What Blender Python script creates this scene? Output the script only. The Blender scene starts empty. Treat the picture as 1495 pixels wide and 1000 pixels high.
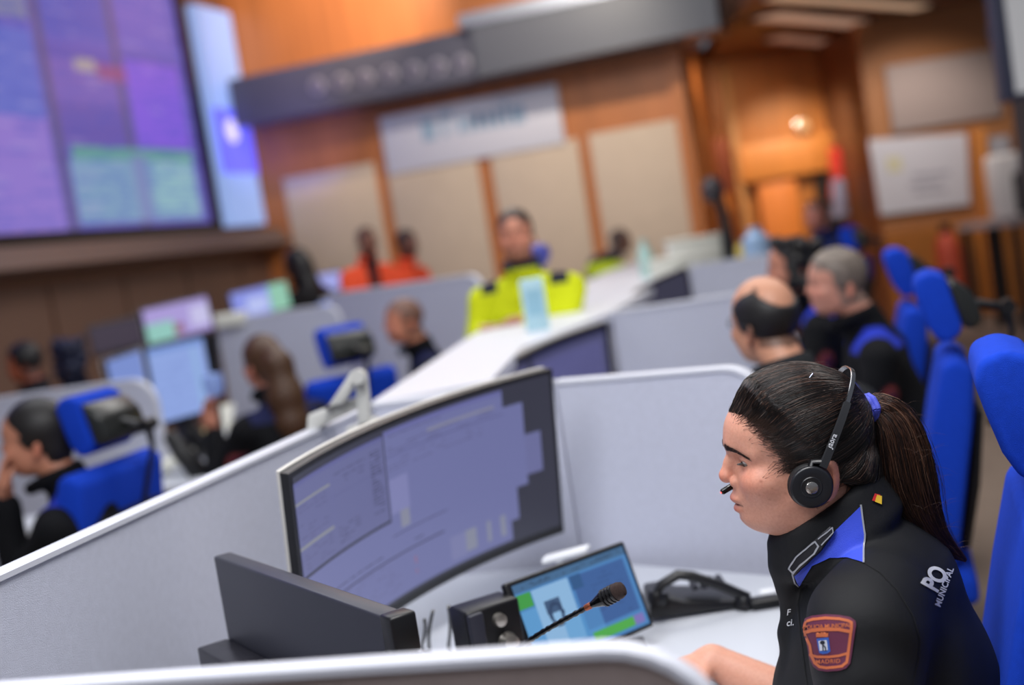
import bpy, bmesh, math, random
import numpy as np
from mathutils import Vector, Matrix
from mathutils.bvhtree import BVHTree
random.seed(7); RNG = np.random.default_rng(7)
SC = bpy.context.scene; COL = SC.collection
V = Vector; PI = math.pi

# ------------------------------------------------------------------ camera
FPX = 1869.0; HC = 1.55
_p = math.atan(145/1869); _a = math.radians(9)
_fw = V((0, math.cos(_p), -math.sin(_p))); _u0 = V((0, math.sin(_p), math.cos(_p))); _r0 = V((1, 0, 0))
_I = math.cos(_a)*_r0 - math.sin(_a)*_u0; _J = math.sin(_a)*_r0 + math.cos(_a)*_u0
EYE = V((0, 0, HC))
cd = bpy.data.cameras.new('camera'); cam = bpy.data.objects.new('camera', cd); COL.objects.link(cam)
cam.matrix_world = Matrix(((_I.x, _J.x, -_fw.x, 0), (_I.y, _J.y, -_fw.y, 0), (_I.z, _J.z, -_fw.z, HC), (0, 0, 0, 1)))
cd.sensor_width = 36; cd.lens = 36*FPX/1495; cd.clip_start = .05; cd.clip_end = 100
cd.dof.use_dof = True; cd.dof.focus_distance = 1.80; cd.dof.aperture_fstop = 1.75; cd.dof.aperture_blades = 9
SC.camera = cam
SC.view_settings.view_transform = 'Standard'; SC.view_settings.look = 'None'
SC.view_settings.exposure = 0.0; SC.view_settings.gamma = 1; SC.view_settings.use_curve_mapping = False

def ray(x, y): return _fw*FPX + _I*(x-747.5) + _J*(500-y)
def atY(x, y, Y): r = ray(x, y); return EYE + r*(Y/r.y)
def atZ(x, y, z): r = ray(x, y); return EYE + r*((z-HC)/r.z)

# ------------------------------------------------------------------ world and lamps
w = bpy.data.worlds.new('world'); SC.world = w; w.use_nodes = True
w.node_tree.nodes['Background'].inputs[0].default_value = (.78, .84, 1.0, 1)
w.node_tree.nodes['Background'].inputs[1].default_value = .23
def area(name, loc, to, size, power, col=(1, 1, 1), size_y=None):
    l = bpy.data.lights.new(name, 'AREA'); l.energy = power; l.size = size; l.color = col
    if size_y: l.shape = 'RECTANGLE'; l.size_y = size_y
    o = bpy.data.objects.new(name, l); COL.objects.link(o); o.location = loc
    o.rotation_euler = (V(to)-V(loc)).to_track_quat('-Z', 'Y').to_euler(); return o
area('ceiling_panel_light', (.25, 1.5, 3.35), (.25, 1.75, 0), 1.0, 56, (1, .98, .97), 1.0)
area('ceiling_panel_light', (-1.0, .6, 3.3), (-.6, 2.2, .6), 1.4, 54, (.93, .95, 1), 1.4)
area('ceiling_panel_light', (1.2, 4.6, 3.4), (1.0, 4.6, 0), 1.3, 46, (1, .97, .93), 2.4)
area('ceiling_panel_light', (-1.6, 5.0, 3.6), (-1.4, 5.4, 0), 1.8, 42, (.95, .96, 1), 2.4)
area('ceiling_panel_light', (-.2, 8.2, 4.4), (-.2, 9.2, 0), 2.4, 105, (1, .96, .92), 2.0)
def spot(name, loc, to, power, col, ang=70, blend=.8, r=.08):
    l = bpy.data.lights.new(name, 'SPOT'); l.energy = power; l.color = col; l.spot_size = math.radians(ang); l.spot_blend = blend; l.shadow_soft_size = r
    o = bpy.data.objects.new(name, l); COL.objects.link(o); o.location = loc
    o.rotation_euler = (V(to)-V(loc)).to_track_quat('-Z', 'Y').to_euler(); return o
spot('wall_washer', (-.9, 11.6, 5.1), (-1.3, 14, 4.2), 420, (1, .8, .6), 80)
spot('wall_washer', (0.6, 10.2, 4.6), (.4, 13.3, 2.0), 330, (1, .88, .72), 85)
spot('recess_downlight', (3.5, 13.6, 3.1), (3.55, 15.0, 1.6), 140, (1, .86, .62), 75)
spot('added_blue_fill', (-1.9, 12.2, 1.9), (-2.0, 13.6, 3.2), 90, (.25, .25, 1), 60)  # added spot, stands in for the video wall's blue glow on the fascia
spot('recess_downlight', (4.3, 12.0, 3.1), (4.6, 13.5, 1.4), 100, (1, .93, .88), 95)
spot('recess_downlight', (2.5, 13.2, 3.15), (2.7, 15.3, 1.6), 60, (1, .75, .5), 90)

# ------------------------------------------------------------------ materials
def lin(c):
    return tuple(((x/255)/12.92 if x/255 <= .04045 else ((x/255+.055)/1.055)**2.4) for x in c)
MATS = {}
def M(name, rgb, rough=.5, metal=0, var=0, vscale=8, bump=0, bscale=200, stretch=None, emit=0, spec=.5, sheen=0, trans=0):
    if name in MATS: return MATS[name]
    m = bpy.data.materials.new(name); m.use_nodes = True; nt = m.node_tree; b = nt.nodes['Principled BSDF']
    c = lin(rgb); b.inputs['Base Color'].default_value = (*c, 1); b.inputs['Roughness'].default_value = rough
    b.inputs['Metallic'].default_value = metal; b.inputs['Specular IOR Level'].default_value = spec
    if sheen: b.inputs['Sheen Weight'].default_value = sheen; b.inputs['Sheen Roughness'].default_value = .4
    if trans: b.inputs['Transmission Weight'].default_value = trans
    if emit: b.inputs['Emission Color'].default_value = (*c, 1); b.inputs['Emission Strength'].default_value = emit
    if var or bump:
        tc = nt.nodes.new('ShaderNodeTexCoord'); mp = nt.nodes.new('ShaderNodeMapping'); nt.links.new(tc.outputs['Object'], mp.inputs[0])
        if stretch: mp.inputs['Scale'].default_value = stretch
    if var:
        n = nt.nodes.new('ShaderNodeTexNoise'); n.inputs['Scale'].default_value = vscale; n.inputs['Detail'].default_value = 5
        nt.links.new(mp.outputs[0], n.inputs['Vector'])
        r = nt.nodes.new('ShaderNodeValToRGB'); r.color_ramp.elements[0].position = .3; r.color_ramp.elements[1].position = .7
        r.color_ramp.elements[0].color = (*[x*(1-var) for x in c], 1); r.color_ramp.elements[1].color = (*[min(1, x*(1+var)) for x in c], 1)
        nt.links.new(n.outputs[0], r.inputs[0]); nt.links.new(r.outputs[0], b.inputs['Base Color'])
    if bump:
        n2 = nt.nodes.new('ShaderNodeTexNoise'); n2.inputs['Scale'].default_value = bscale; n2.inputs['Detail'].default_value = 3
        nt.links.new(mp.outputs[0], n2.inputs['Vector'])
        bp = nt.nodes.new('ShaderNodeBump'); bp.inputs['Strength'].default_value = bump; bp.inputs['Distance'].default_value = .002
        nt.links.new(n2.outputs[0], bp.inputs['Height']); nt.links.new(bp.outputs[0], b.inputs['Normal'])
    MATS[name] = m; return m
def MA(name, rough=.6, sss=0, bump=0, bscale=300, emit=0, sheen=0, spec=.5, aniso=False, mottle=0):
    """material reading the mesh's own colour attribute"""
    if name in MATS: return MATS[name]
    m = bpy.data.materials.new(name); m.use_nodes = True; nt = m.node_tree; b = nt.nodes['Principled BSDF']
    a = nt.nodes.new('ShaderNodeAttribute'); a.attribute_name = 'Col'; src = a.outputs['Color']
    if mottle:
        tc = nt.nodes.new('ShaderNodeTexCoord'); n = nt.nodes.new('ShaderNodeTexNoise'); n.inputs['Scale'].default_value = 260; n.inputs['Detail'].default_value = 4
        nt.links.new(tc.outputs['Object'], n.inputs['Vector'])
        r = nt.nodes.new('ShaderNodeValToRGB'); r.color_ramp.elements[0].position = .35; r.color_ramp.elements[1].position = .6
        r.color_ramp.elements[0].color = (1-mottle, 1-1.5*mottle, 1-1.6*mottle, 1); r.color_ramp.elements[1].color = (1, 1, 1, 1)
        nt.links.new(n.outputs[0], r.inputs[0])
        mx = nt.nodes.new('ShaderNodeMix'); mx.data_type = 'RGBA'; mx.blend_type = 'MULTIPLY'; mx.inputs[0].default_value = 1
        nt.links.new(src, mx.inputs[6]); nt.links.new(r.outputs[0], mx.inputs[7]); src = mx.outputs[2]
    if emit:
        nt.links.new(src, b.inputs['Emission Color']); b.inputs['Emission Strength'].default_value = emit
        b.inputs['Base Color'].default_value = (.01, .01, .012, 1)
    else: nt.links.new(src, b.inputs['Base Color'])
    b.inputs['Roughness'].default_value = rough; b.inputs['Specular IOR Level'].default_value = spec
    if sss: b.inputs['Subsurface Weight'].default_value = sss; b.inputs['Subsurface Radius'].default_value = (.012, .004, .002); b.inputs['Subsurface Scale'].default_value = 1
    if sheen: b.inputs['Sheen Weight'].default_value = sheen
    if bump:
        tc = nt.nodes.new('ShaderNodeTexCoord'); n2 = nt.nodes.new('ShaderNodeTexNoise'); n2.inputs['Scale'].default_value = bscale; n2.inputs['Detail'].default_value = 3
        nt.links.new(tc.outputs['Object'], n2.inputs['Vector'])
        bp = nt.nodes.new('ShaderNodeBump'); bp.inputs['Strength'].default_value = bump; bp.inputs['Distance'].default_value = .001
        nt.links.new(n2.outputs[0], bp.inputs['Height']); nt.links.new(bp.outputs[0], b.inputs['Normal'])
    MATS[name] = m; return m

# ------------------------------------------------------------------ object helpers
def thing(name, label, cat, loc=(0, 0, 0), rz=0, group=None):
    o = bpy.data.objects.new(name, None); COL.objects.link(o); o.location = loc; o.rotation_euler = (0, 0, rz)
    o.empty_display_size = .05; o['label'] = label; o['category'] = cat
    if group: o['group'] = group
    return o
def tag(o, label, cat, group=None):
    o['label'] = label; o['category'] = cat
    if group: o['group'] = group
    return o
class MB:
    def __init__(s): s.v = []; s.f = []; s.m = []
    def add(s, vs, fs, mi=0):
        n = len(s.v); s.v += [tuple(x) for x in vs]; s.f += [tuple(i+n for i in f) for f in fs]; s.m += [mi]*len(fs); return s
    def box(s, x0, x1, y0, y1, z0, z1, mi=0, T=None):
        vs = [V((x, y, z)) for x in (x0, x1) for y in (y0, y1) for z in (z0, z1)]
        if T: vs = [T @ q for q in vs]
        return s.add(vs, [(0, 1, 3, 2), (4, 6, 7, 5), (0, 4, 5, 1), (2, 3, 7, 6), (0, 2, 6, 4), (1, 5, 7, 3)], mi)
    def slab(s, a, b, c, d, t, mi=0):
        """quad a b c d (around), thickened by vector t"""
        a, b, c, d, t = V(a), V(b), V(c), V(d), V(t)
        return s.add([a, b, c, d, a+t, b+t, c+t, d+t], [(0, 1, 2, 3), (7, 6, 5, 4), (0, 4, 5, 1), (1, 5, 6, 2), (2, 6, 7, 3), (3, 7, 4, 0)], mi)
    def prism(s, poly, t, mi=0):
        n = len(poly); t = V(t); vs = [V(p) for p in poly]+[V(p)+t for p in poly]
        return s.add(vs, [tuple(range(n)), tuple(range(2*n-1, n-1, -1))]+[(i, n+i, n+(i+1) % n, (i+1) % n) for i in range(n)], mi)
    def tube(s, pts, r, n=8, mi=0, flat=1.0, up=None):
        pts = [V(p) for p in pts]; k = len(pts); rs = r if hasattr(r, '__len__') else [r]*k
        d = (pts[1]-pts[0]).normalized(); ref = V(up) if up else (V((0, 0, 1)) if abs(d.z) < .9 else V((1, 0, 0)))
        vs = []
        for i, p in enumerate(pts):
            d = (pts[min(i+1, k-1)]-pts[max(i-1, 0)]).normalized()
            a = d.cross(ref).normalized(); b = a.cross(d)
            if not up: ref = b
            for j in range(n):
                t = 2*PI*j/n; vs.append(p+a*rs[i]*math.cos(t)+b*rs[i]*flat*math.sin(t))
        fs = [(i*n+j, i*n+(j+1) % n, (i+1)*n+(j+1) % n, (i+1)*n+j) for i in range(k-1) for j in range(n)]
        fs += [tuple(range(n-1, -1, -1)), tuple(range((k-1)*n, k*n))]
        return s.add(vs, fs, mi)
    def lathe(s, prof, o=(0, 0, 0), ax=(0, 0, 1), n=24, mi=0):
        """prof = [(r, h)...] around axis ax from o"""
        o = V(o); ax = V(ax).normalized(); a = ax.orthogonal().normalized(); b = ax.cross(a); k = len(prof)
        vs = [o+ax*h+(a*math.cos(2*PI*j/n)+b*math.sin(2*PI*j/n))*r for r, h in prof for j in range(n)]
        fs = [(i*n+j, i*n+(j+1) % n, (i+1)*n+(j+1) % n, (i+1)*n+j) for i in range(k-1) for j in range(n)]
        fs += [tuple(range(n-1, -1, -1)), tuple(range((k-1)*n, k*n))]
        return s.add(vs, fs, mi)
    def xf(s, T): s.v = [tuple(T @ V(p)) for p in s.v]; return s
def raw(name, verts, faces, mats, parent=None, smooth=False, mi=None, cols=None):
    me = bpy.data.meshes.new(name)
    if isinstance(faces, np.ndarray):
        nv, nf = len(verts), len(faces); k = faces.shape[1]
        me.vertices.add(nv); me.vertices.foreach_set('co', np.asarray(verts, np.float32).ravel())
        me.loops.add(nf*k); me.loops.foreach_set('vertex_index', faces.astype(np.int32).ravel())
        me.polygons.add(nf); me.polygons.foreach_set('loop_start', np.arange(0, nf*k, k, dtype=np.int32)); me.update(calc_edges=True)
    else: me.from_pydata([tuple(v) for v in verts], [], faces); me.update()
    for m in (mats if isinstance(mats, (list, tuple)) else [mats]): me.materials.append(m)
    if mi is not None: me.polygons.foreach_set('material_index', mi)
    if smooth: me.polygons.foreach_set('use_smooth', [True]*len(me.polygons))
    if cols is not None:
        ca = me.color_attributes.new('Col', 'FLOAT_COLOR', 'POINT' if len(cols) == len(me.vertices) else 'CORNER')
        c4 = np.ones((len(cols), 4), np.float32); c4[:, :3] = cols; ca.data.foreach_set('color', c4.ravel())
    o = bpy.data.objects.new(name, me); COL.objects.link(o)
    if parent: o.parent = parent
    return o
def part(name, mb, mats, parent=None, smooth=False, bevel=0, seg=2, sub=0, label=None, kind=None):
    o = raw(name, mb.v, mb.f, mats, parent, smooth, mb.m)
    bm = bmesh.new(); bm.from_mesh(o.data); bmesh.ops.recalc_face_normals(bm, faces=bm.faces)
    if bevel:
        es = [e for e in bm.edges if len(e.link_faces) == 2 and e.calc_face_angle(0) > .5]
        bmesh.ops.bevel(bm, geom=es, offset=bevel, segments=seg, affect='EDGES', profile=.5, clamp_overlap=True)
    bm.to_mesh(o.data); bm.free()
    if smooth or bevel:
        o.data.polygons.foreach_set('use_smooth', [True]*len(o.data.polygons))
        try: o.data.set_sharp_from_angle(angle=math.radians(50))
        except Exception: pass
    if sub:
        md = o.modifiers.new('subdivision', 'SUBSURF'); md.levels = md.render_levels = sub
    if label: o['label'] = label
    if kind: o['kind'] = kind
    return o
def dup(root, loc=None, rz=None, label=None, group=None):
    r = root.copy(); COL.objects.link(r)
    if loc is not None: r.location = loc
    if rz is not None: r.rotation_euler = (0, 0, rz)
    if label: r['label'] = label
    if group: r['group'] = group
    for ch in list(root.children):
        c = ch.copy(); COL.objects.link(c); c.parent = r
        for g in ch.children:
            d = g.copy(); COL.objects.link(d); d.parent = c
    return r
def world_bvh(o, T=None):
    T = T or Matrix.Identity(4)
    return BVHTree.FromPolygons([T @ v.co for v in o.data.vertices], [tuple(p.vertices) for p in o.data.polygons])

# ------------------------------------------------------------------ implicit surfaces
class Field:
    def __init__(s, xs, ys, zs):
        s.ax = [np.asarray(a, np.float32) for a in (xs, ys, zs)]
        s.f = np.full([len(a) for a in s.ax], 1.0, np.float32)
    @staticmethod
    def uni(lo, hi, h): return Field(*[np.arange(lo[i], hi[i]+h, h) for i in range(3)])
    def sl(s, lo, hi):
        out = []
        for i in range(3):
            a = np.searchsorted(s.ax[i], lo[i]); b = np.searchsorted(s.ax[i], hi[i]); out.append(slice(max(a-1, 0), b+1))
        X = s.ax[0][out[0]][:, None, None]; Y = s.ax[1][out[1]][None, :, None]; Z = s.ax[2][out[2]][None, None, :]
        return tuple(out), X, Y, Z
    def put(s, sl, d, k, op):
        f = s.f[sl]
        if f.size == 0: return
        if op == 'u':
            if k <= 0: r = np.minimum(f, d)
            else: h = np.clip(.5+.5*(f-d)/k, 0, 1); r = f*(1-h)+d*h-k*h*(1-h)
        elif op == 's':
            d = -d
            if k <= 0: r = np.maximum(f, d)
            else: h = np.clip(.5-.5*(f-d)/k, 0, 1); r = f*(1-h)+d*h+k*h*(1-h)
        s.f[sl] = r
    def ell(s, c, r, k=.01, op='u', R=None):
        m = max(r)+k+.02 if R is not None else None
        pad = [m]*3 if m else [q+k+.02 for q in r]
        sl, X, Y, Z = s.sl([c[i]-pad[i] for i in range(3)], [c[i]+pad[i] for i in range(3)])
        x, y, z = X-c[0], Y-c[1], Z-c[2]
        if R is not None:
            R = np.array(R); x, y, z = (R[0, 0]*x+R[1, 0]*y+R[2, 0]*z, R[0, 1]*x+R[1, 1]*y+R[2, 1]*z, R[0, 2]*x+R[1, 2]*y+R[2, 2]*z)
        k0 = np.sqrt((x/r[0])**2+(y/r[1])**2+(z/r[2])**2)+1e-6
        k1 = np.sqrt((x/r[0]**2)**2+(y/r[1]**2)**2+(z/r[2]**2)**2)+1e-6
        s.put(sl, (k0*(k0-1)/k1).astype(np.float32), k, op)
    def cap(s, a, b, ra, rb=None, k=.01, op='u'):
        rb = ra if rb is None else rb; m = max(ra, rb)+k+.02
        sl, X, Y, Z = s.sl([min(a[i], b[i])-m for i in range(3)], [max(a[i], b[i])+m for i in range(3)])
        d = [b[i]-a[i] for i in range(3)]; L = sum(q*q for q in d)+1e-9
        h = np.clip(((X-a[0])*d[0]+(Y-a[1])*d[1]+(Z-a[2])*d[2])/L, 0, 1)
        q = np.sqrt((X-a[0]-h*d[0])**2+(Y-a[1]-h*d[1])**2+(Z-a[2]-h*d[2])**2)-(ra+(rb-ra)*h)
        s.put(sl, q.astype(np.float32), k, op)
    def chain(s, pts, rs, k=.01, op='u'):
        for i in range(len(pts)-1): s.cap(pts[i], pts[i+1], rs[i], rs[i+1], k, op)
    def mesh(s):
        f = s.f; n = f.shape; ins = f < 0
        c = np.zeros([q-1 for q in n], np.uint8)
        offs = [(i, j, k) for i in (0, 1) for j in (0, 1) for k in (0, 1)]
        for i, j, k in offs: c += ins[i:n[0]-1+i, j:n[1]-1+j, k:n[2]-1+k]
        act = (c > 0) & (c < 8); idx = np.argwhere(act)
        num = np.full(c.shape, -1, np.int32); num[act] = np.arange(len(idx))
        P = np.zeros((len(idx), 3)); W = np.zeros(len(idx))
        co = [a.astype(np.float64) for a in s.ax]
        for o in offs:
            for ax in range(3):
                if o[ax]: continue
                o2 = list(o); o2[ax] = 1
                A = idx+np.array(o); B = idx+np.array(o2)
                fa = f[A[:, 0], A[:, 1], A[:, 2]]; fb = f[B[:, 0], B[:, 1], B[:, 2]]
                m = (fa < 0) != (fb < 0); t = np.where(m, fa/(fa-fb+1e-12), 0)
                pa = np.stack([co[q][A[:, q]] for q in range(3)], 1); pb = np.stack([co[q][B[:, q]] for q in range(3)], 1)
                P += np.where(m[:, None], pa+(pb-pa)*t[:, None], 0); W += m
        P /= np.maximum(W, 1)[:, None]; F = []
        for ax in range(3):
            u, v = (ax+1) % 3, (ax+2) % 3
            s0 = [slice(None)]*3; s1 = [slice(None)]*3; s0[ax] = slice(0, n[ax]-1); s1[ax] = slice(1, n[ax])
            a, b = ins[tuple(s0)], ins[tuple(s1)]; e = np.argwhere(a != b)
            e = e[(e[:, u] > 0) & (e[:, v] > 0) & (e[:, u] < n[u]-1) & (e[:, v] < n[v]-1)]
            if len(e) == 0: continue
            fl = a[e[:, 0], e[:, 1], e[:, 2]]
            def g(du, dv):
                q = e.copy(); q[:, u] += du; q[:, v] += dv; return num[q[:, 0], q[:, 1], q[:, 2]]
            quad = np.stack([g(-1, -1), g(0, -1), g(0, 0), g(-1, 0)], 1)
            quad[~fl] = quad[~fl][:, ::-1]; F.append(quad)
        return P, np.concatenate(F)
def rotz(p, a):
    c, s_ = math.cos(a), math.sin(a); return (p[0]*c-p[1]*s_, p[0]*s_+p[1]*c, p[2])
# ------------------------------------------------------------------ room
M('carpet', (142, 124, 110), .95, var=.12, vscale=3, bump=.3)
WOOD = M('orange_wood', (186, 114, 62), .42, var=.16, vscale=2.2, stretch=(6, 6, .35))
WOODD = M('brown_wood', (128, 84, 58), .5, var=.14, vscale=2.0, stretch=(6, 6, .35))  # the wood's in-shadow tone, shade put into the base colour
WOODL = M('honey_wood', (214, 136, 66), .45, var=.1, vscale=2.0, stretch=(6, 6, .35))
CREAM = M('cream_fabric_panel', (205, 186, 166), .85, var=.03)
BEAMM = M('grey_metal_fascia', (84, 84, 96), .4, var=.05)
def struct(name, mb, mats, bevel=0):
    o = part(name, mb, mats, None, bevel=bevel); o['kind'] = 'structure'; return o
struct('floor', MB().box(-8, 9, -2, 17, -.1, 0), M('carpet', ()))
# left wall runs from (-2.5,14) toward the camera
LW = lambda d, z, off=0: V((-2.5-.3*(14-d)+off, d-.3*off, z))
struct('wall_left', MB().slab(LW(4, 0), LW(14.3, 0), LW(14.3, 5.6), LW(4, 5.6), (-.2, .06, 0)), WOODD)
BWA = V((-2.6, 14.02, 0)); BWB = V((2.02, 12.55, 0)); bdir = (BWB-BWA).normalized(); bn = V((bdir.y, -bdir.x, 0))
def BW(s, z, off=0): p = BWA+bdir*s+bn*off; return V((p.x, p.y, z))
def bw_px(x, y, off=0):
    r = ray(x, y); q = BWA+bn*off; t = (q-EYE).dot(bn)/r.dot(bn); P = EYE+r*t
    return (P-BWA).dot(bdir), P.z
BL = (BWB-BWA).length
struct('wall_back', MB().slab(BW(0, 0), BW(BL, 0), BW(BL, 5.6), BW(0, 5.6), -bn*.2), WOOD)
# soffit ledge under the video wall
struct('trim_1', MB().prism([LW(4, 1.86), LW(4, 2.1), LW(4, 2.1, .22), LW(4, 1.92, .34)], LW(14, 0)-LW(4, 0)), M('taupe_ledge', (128, 108, 98), .5))
mb = MB()
for i in range(9):
    d = 5.2+i*1.02
    mb.slab(LW(d, .1, .0), LW(d+.97, .1, .0), LW(d+.97, 1.8, .0), LW(d, 1.8, .0), (.03, -.01, 0))
struct('trim_2', mb, M('brown_panelling', (120, 92, 78), .6, var=.08, stretch=(4, 4, .4)))
# gallery fascia along the back wall
s1, _ = bw_px(1056, 40, .5)
o = struct('trim_3', MB().slab(BW(.28, 3.17), BW(3.0, 3.17), BW(3.0, 3.66), BW(.28, 3.66), bn*.5), BEAMM)
o = struct('trim_4', MB().slab(BW(3.0, 3.17), BW(5.35, 3.17), BW(5.35, 3.66), BW(3.0, 3.66), bn*.62), M('pale_duct', (88, 90, 98), .35))
mb = MB(); mb.slab(BW(2.9, 3.66), BW(5.37, 3.66), BW(5.37, 3.78), BW(2.9, 3.78), bn*.64)
struct('trim_5', mb, M('silver_edge', (168, 172, 182), .3, .6))
# cream fabric panels between wooden posts
def panel_px(name, tl, tr, h, mat, off=.03, t=.03, **k):
    a, za = bw_px(*tl, off); b, zb = bw_px(*tr, off); z = (za+zb)/2
    m = MB().slab(BW(a, z-h, 0), BW(b, z-h, 0), BW(b, z, 0), BW(a, z, 0), bn*t)
    return part(name, m, mat, None, bevel=.004, **k)
edges = [((412, 258), (545, 240)), ((562, 236), (694, 220)), ((714, 221), (842, 205)), ((858, 192), (1000, 176))]
labs = ['cream wall panel nearest the video wall, its left edge tinted violet', 'cream wall panel behind the two orange jackets', 'cream wall panel behind the yellow-jacketed person', 'cream wall panel furthest right beside the wooden corner']
for e, l in zip(edges, labs):
    o = panel_px('wall_panel', e[0], e[1], 1.85, CREAM); tag(o, l, 'wall panel', 'cream panels along the back wall')
bn_o = panel_px('banner', (552, 167), (812, 126), .60, M('banner_white', (214, 214, 226), .6), .05, .05)
tag(bn_o, 'long white banner with faint blue lettering under the grey fascia', 'banner')
# faint pale blue marks on the banner (illegible in the photograph)
mb = MB(); sa, za = bw_px(616, 192, .06); sb, zb = bw_px(768, 166, .06); L = sb-sa
for i, (u0, u1, h0, h1) in enumerate([(0, .13, -.1, .12), (.2, .25, -.09, .16), (.25, .31, .1, .16), (.34, .40, -.08, .08), (.43, .49, -.08, .08), (.52, .58, -.08, .10), (.61, .67, -.08, .08), (.70, .76, -.08, .1), (.79, .84, -.08, .16), (.87, .98, -.08, .10)]):
    zz = za+(zb-za)*u0
    mb.slab(BW(sa+L*u0, zz+h0, .055), BW(sa+L*u1, zz+h0, .055), BW(sa+L*u1, zz+h1, .055), BW(sa+L*u0, zz+h1, .055), bn*.004)
o = part('lettering', mb, M('banner_blue', (150, 176, 200), .6)); o.parent = bn_o
# round discs along the fascia, built as grilles
for i in range(12):
    s, z = bw_px(464+i*35.3, 126-i*5.6, .5)
    z = min(max(z, 3.3), 3.52)
    p = BW(s, z, .505)
    t = thing('fascia_vent', ['first', 'second', 'third', 'fourth', 'fifth', 'sixth', 'seventh', 'eighth', 'ninth', 'tenth', 'eleventh', 'twelfth'][i]+' round grille along the grey fascia, counted from its left end', 'vent', p, 0, 'round grilles along the grey fascia')
    part('ring', MB().lathe([(.085, 0), (.085, .012), (.06, .02), (.06, 0)], (0, 0, 0), bn, 20), M('vent_grey', (150, 146, 160), .4), t, True)
    part('grille', MB().lathe([(.058, 0), (.058, .008), (.01, .012)], (0, 0, 0), bn, 20), M('vent_dark', (92, 88, 104), .5), t)

# recess on the right: door wall, right wall, low ceiling
B2 = V((2.02, 12.55, 0))
struct('wall_return', MB().slab((2.02, 12.45, 0), (2.75, 15.2, 0), (2.75, 15.2, 5.6), (2.02, 12.45, 5.6), (-.12, .05, 0)), WOOD)
struct('wall_far', MB().slab((2.6, 15.2, 0), (9, 14.8, 0), (9, 14.8, 3.3), (2.6, 15.2, 3.3), (0, .2, 0)), M('amber_wood', (188, 116, 50), .45, var=.12, vscale=2, stretch=(6, 6, .35)))
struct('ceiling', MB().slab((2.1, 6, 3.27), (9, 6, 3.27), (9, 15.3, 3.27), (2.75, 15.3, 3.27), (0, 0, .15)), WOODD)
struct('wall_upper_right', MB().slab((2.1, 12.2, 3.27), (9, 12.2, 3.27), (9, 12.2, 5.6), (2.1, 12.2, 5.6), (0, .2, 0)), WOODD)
# recessed light slots in that ceiling
for k, (pa, pb, wd) in enumerate([((1130, -8), (1345, 8), .12), ((1120, 20), (1318, 38), .17), ((1130, 52), (1308, 70), .14)]):
    a = atZ(*pa, 3.26); b = atZ(*pb, 3.26); d = (b-a).normalized(); n = V((-d.y, d.x, 0))*wd
    t = thing('ceiling_light_slot', ['pale strip light in the brown ceiling, topmost of three', 'pale strip light in the brown ceiling, middle of three', 'pale strip light in the brown ceiling, lowest and dimmest of three'][k], 'ceiling light', a, 0, 'strip lights in the brown ceiling')
    z = V((0, 0, -.02)); a0 = V((0, 0, 0)); b0 = b-a
    part('frame', MB().slab(a0-n-d*.05, b0-n+d*.05, b0+n+d*.05, a0+n-d*.05, z), BEAMM, t)
    part('diffuser', MB().slab(a0-n*.8+z, b0-n*.8+z, b0+n*.8+z, a0+n*.8+z, z*.4), M('strip_glow%d' % k, [(205, 170, 140), (185, 150, 128), (150, 112, 94)][k], .5, emit=.55), t)
# right wall
def W3(x, y, off=0): return atY(x, y, 13.5-off)
a = W3(1284, 300); xr = a.x
struct('wall_right', MB().slab((xr, 13.5, 0), (9, 13.5, 0), (9, 13.5, 3.265), (xr, 13.5, 3.265), (0, .15, 0)), M('mid_brown_wall', (170, 112, 66), .6, var=.06, stretch=(20, 6, .4)))  # mid-brown wall colour with slight streaks
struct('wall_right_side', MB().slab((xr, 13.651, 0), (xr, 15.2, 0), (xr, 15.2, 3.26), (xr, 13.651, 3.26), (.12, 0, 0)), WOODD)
def wq(name, pts, mat, label, cat, off=.03, t=.03, bevel=.003):
    q = [W3(*p, off) for p in pts]; x0 = (q[0].x+q[3].x)/2; x1 = (q[1].x+q[2].x)/2; z1 = (q[0].z+q[1].z)/2; z0 = (q[2].z+q[3].z)/2
    o = part(name, MB().box(x0, x1, 13.5-off-t, 13.5-off, z0, z1), mat, None, bevel=bevel)
    return tag(o, label, cat)
wq('wall_panel', [(1292, 98), (1450, 72), (1462, 165), (1302, 198)], M('mauve_panel', (168, 150, 142), .8), 'large beige wall panel high above the whiteboard', 'wall panel')
wb = thing('whiteboard', 'white wall board with faint grey and yellow notes above the slatted wall', 'whiteboard', W3(1345, 260, .06))
A = W3(1268, 204, .06)-wb.location; B = W3(1411, 194, .06)-wb.location; C_ = W3(1416, 298, .06)-wb.location; D = W3(1286, 314, .06)-wb.location
part('board', MB().slab(A, B, C_, D, (0, .03, 0)), M('board_white', (214, 210, 214), .4), wb)
mb = MB()
for u0, v0, u1, v1, mi in [(.15, .25, .3, .45, 0), (.4, .5, .8, .56, 1), (.35, .62, .7, .68, 1), (.4, .74, .75, .79, 1)]:
    f = lambda u, v: (A*(1-u)+B*u)*(1-v)+(D*(1-u)+C_*u)*v
    mb.slab(f(u0, v1), f(u1, v1), f(u1, v0), f(u0, v0), (0, -.004, 0), mi)
part('notes', mb, [M('note_yellow', (214, 206, 170), .5), M('note_grey', (176, 172, 180), .5)], wb)
# slatted low wall under the board
mb = MB(); x = xr+.02
while x < 8.5: mb.box(x, x+.035, 13.42, 13.5, .02, 1.02); x += .07
struct('trim_6', mb, M('slat_wood', (206, 132, 60), .5, var=.1, stretch=(2, 2, .3)))
q = W3(1418, 200); struct('trim_7', MB().box(q.x-.02, q.x+.1, 13.35, 13.5, 0, 1.95), WOODL)
wq('notice_board', [(1424, 205), (1470, 196), (1480, 262), (1436, 270)], M('notice_white', (176, 172, 176), .6), 'pale notice board beside the whiteboard, right of a wood post', 'notice board')
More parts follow.
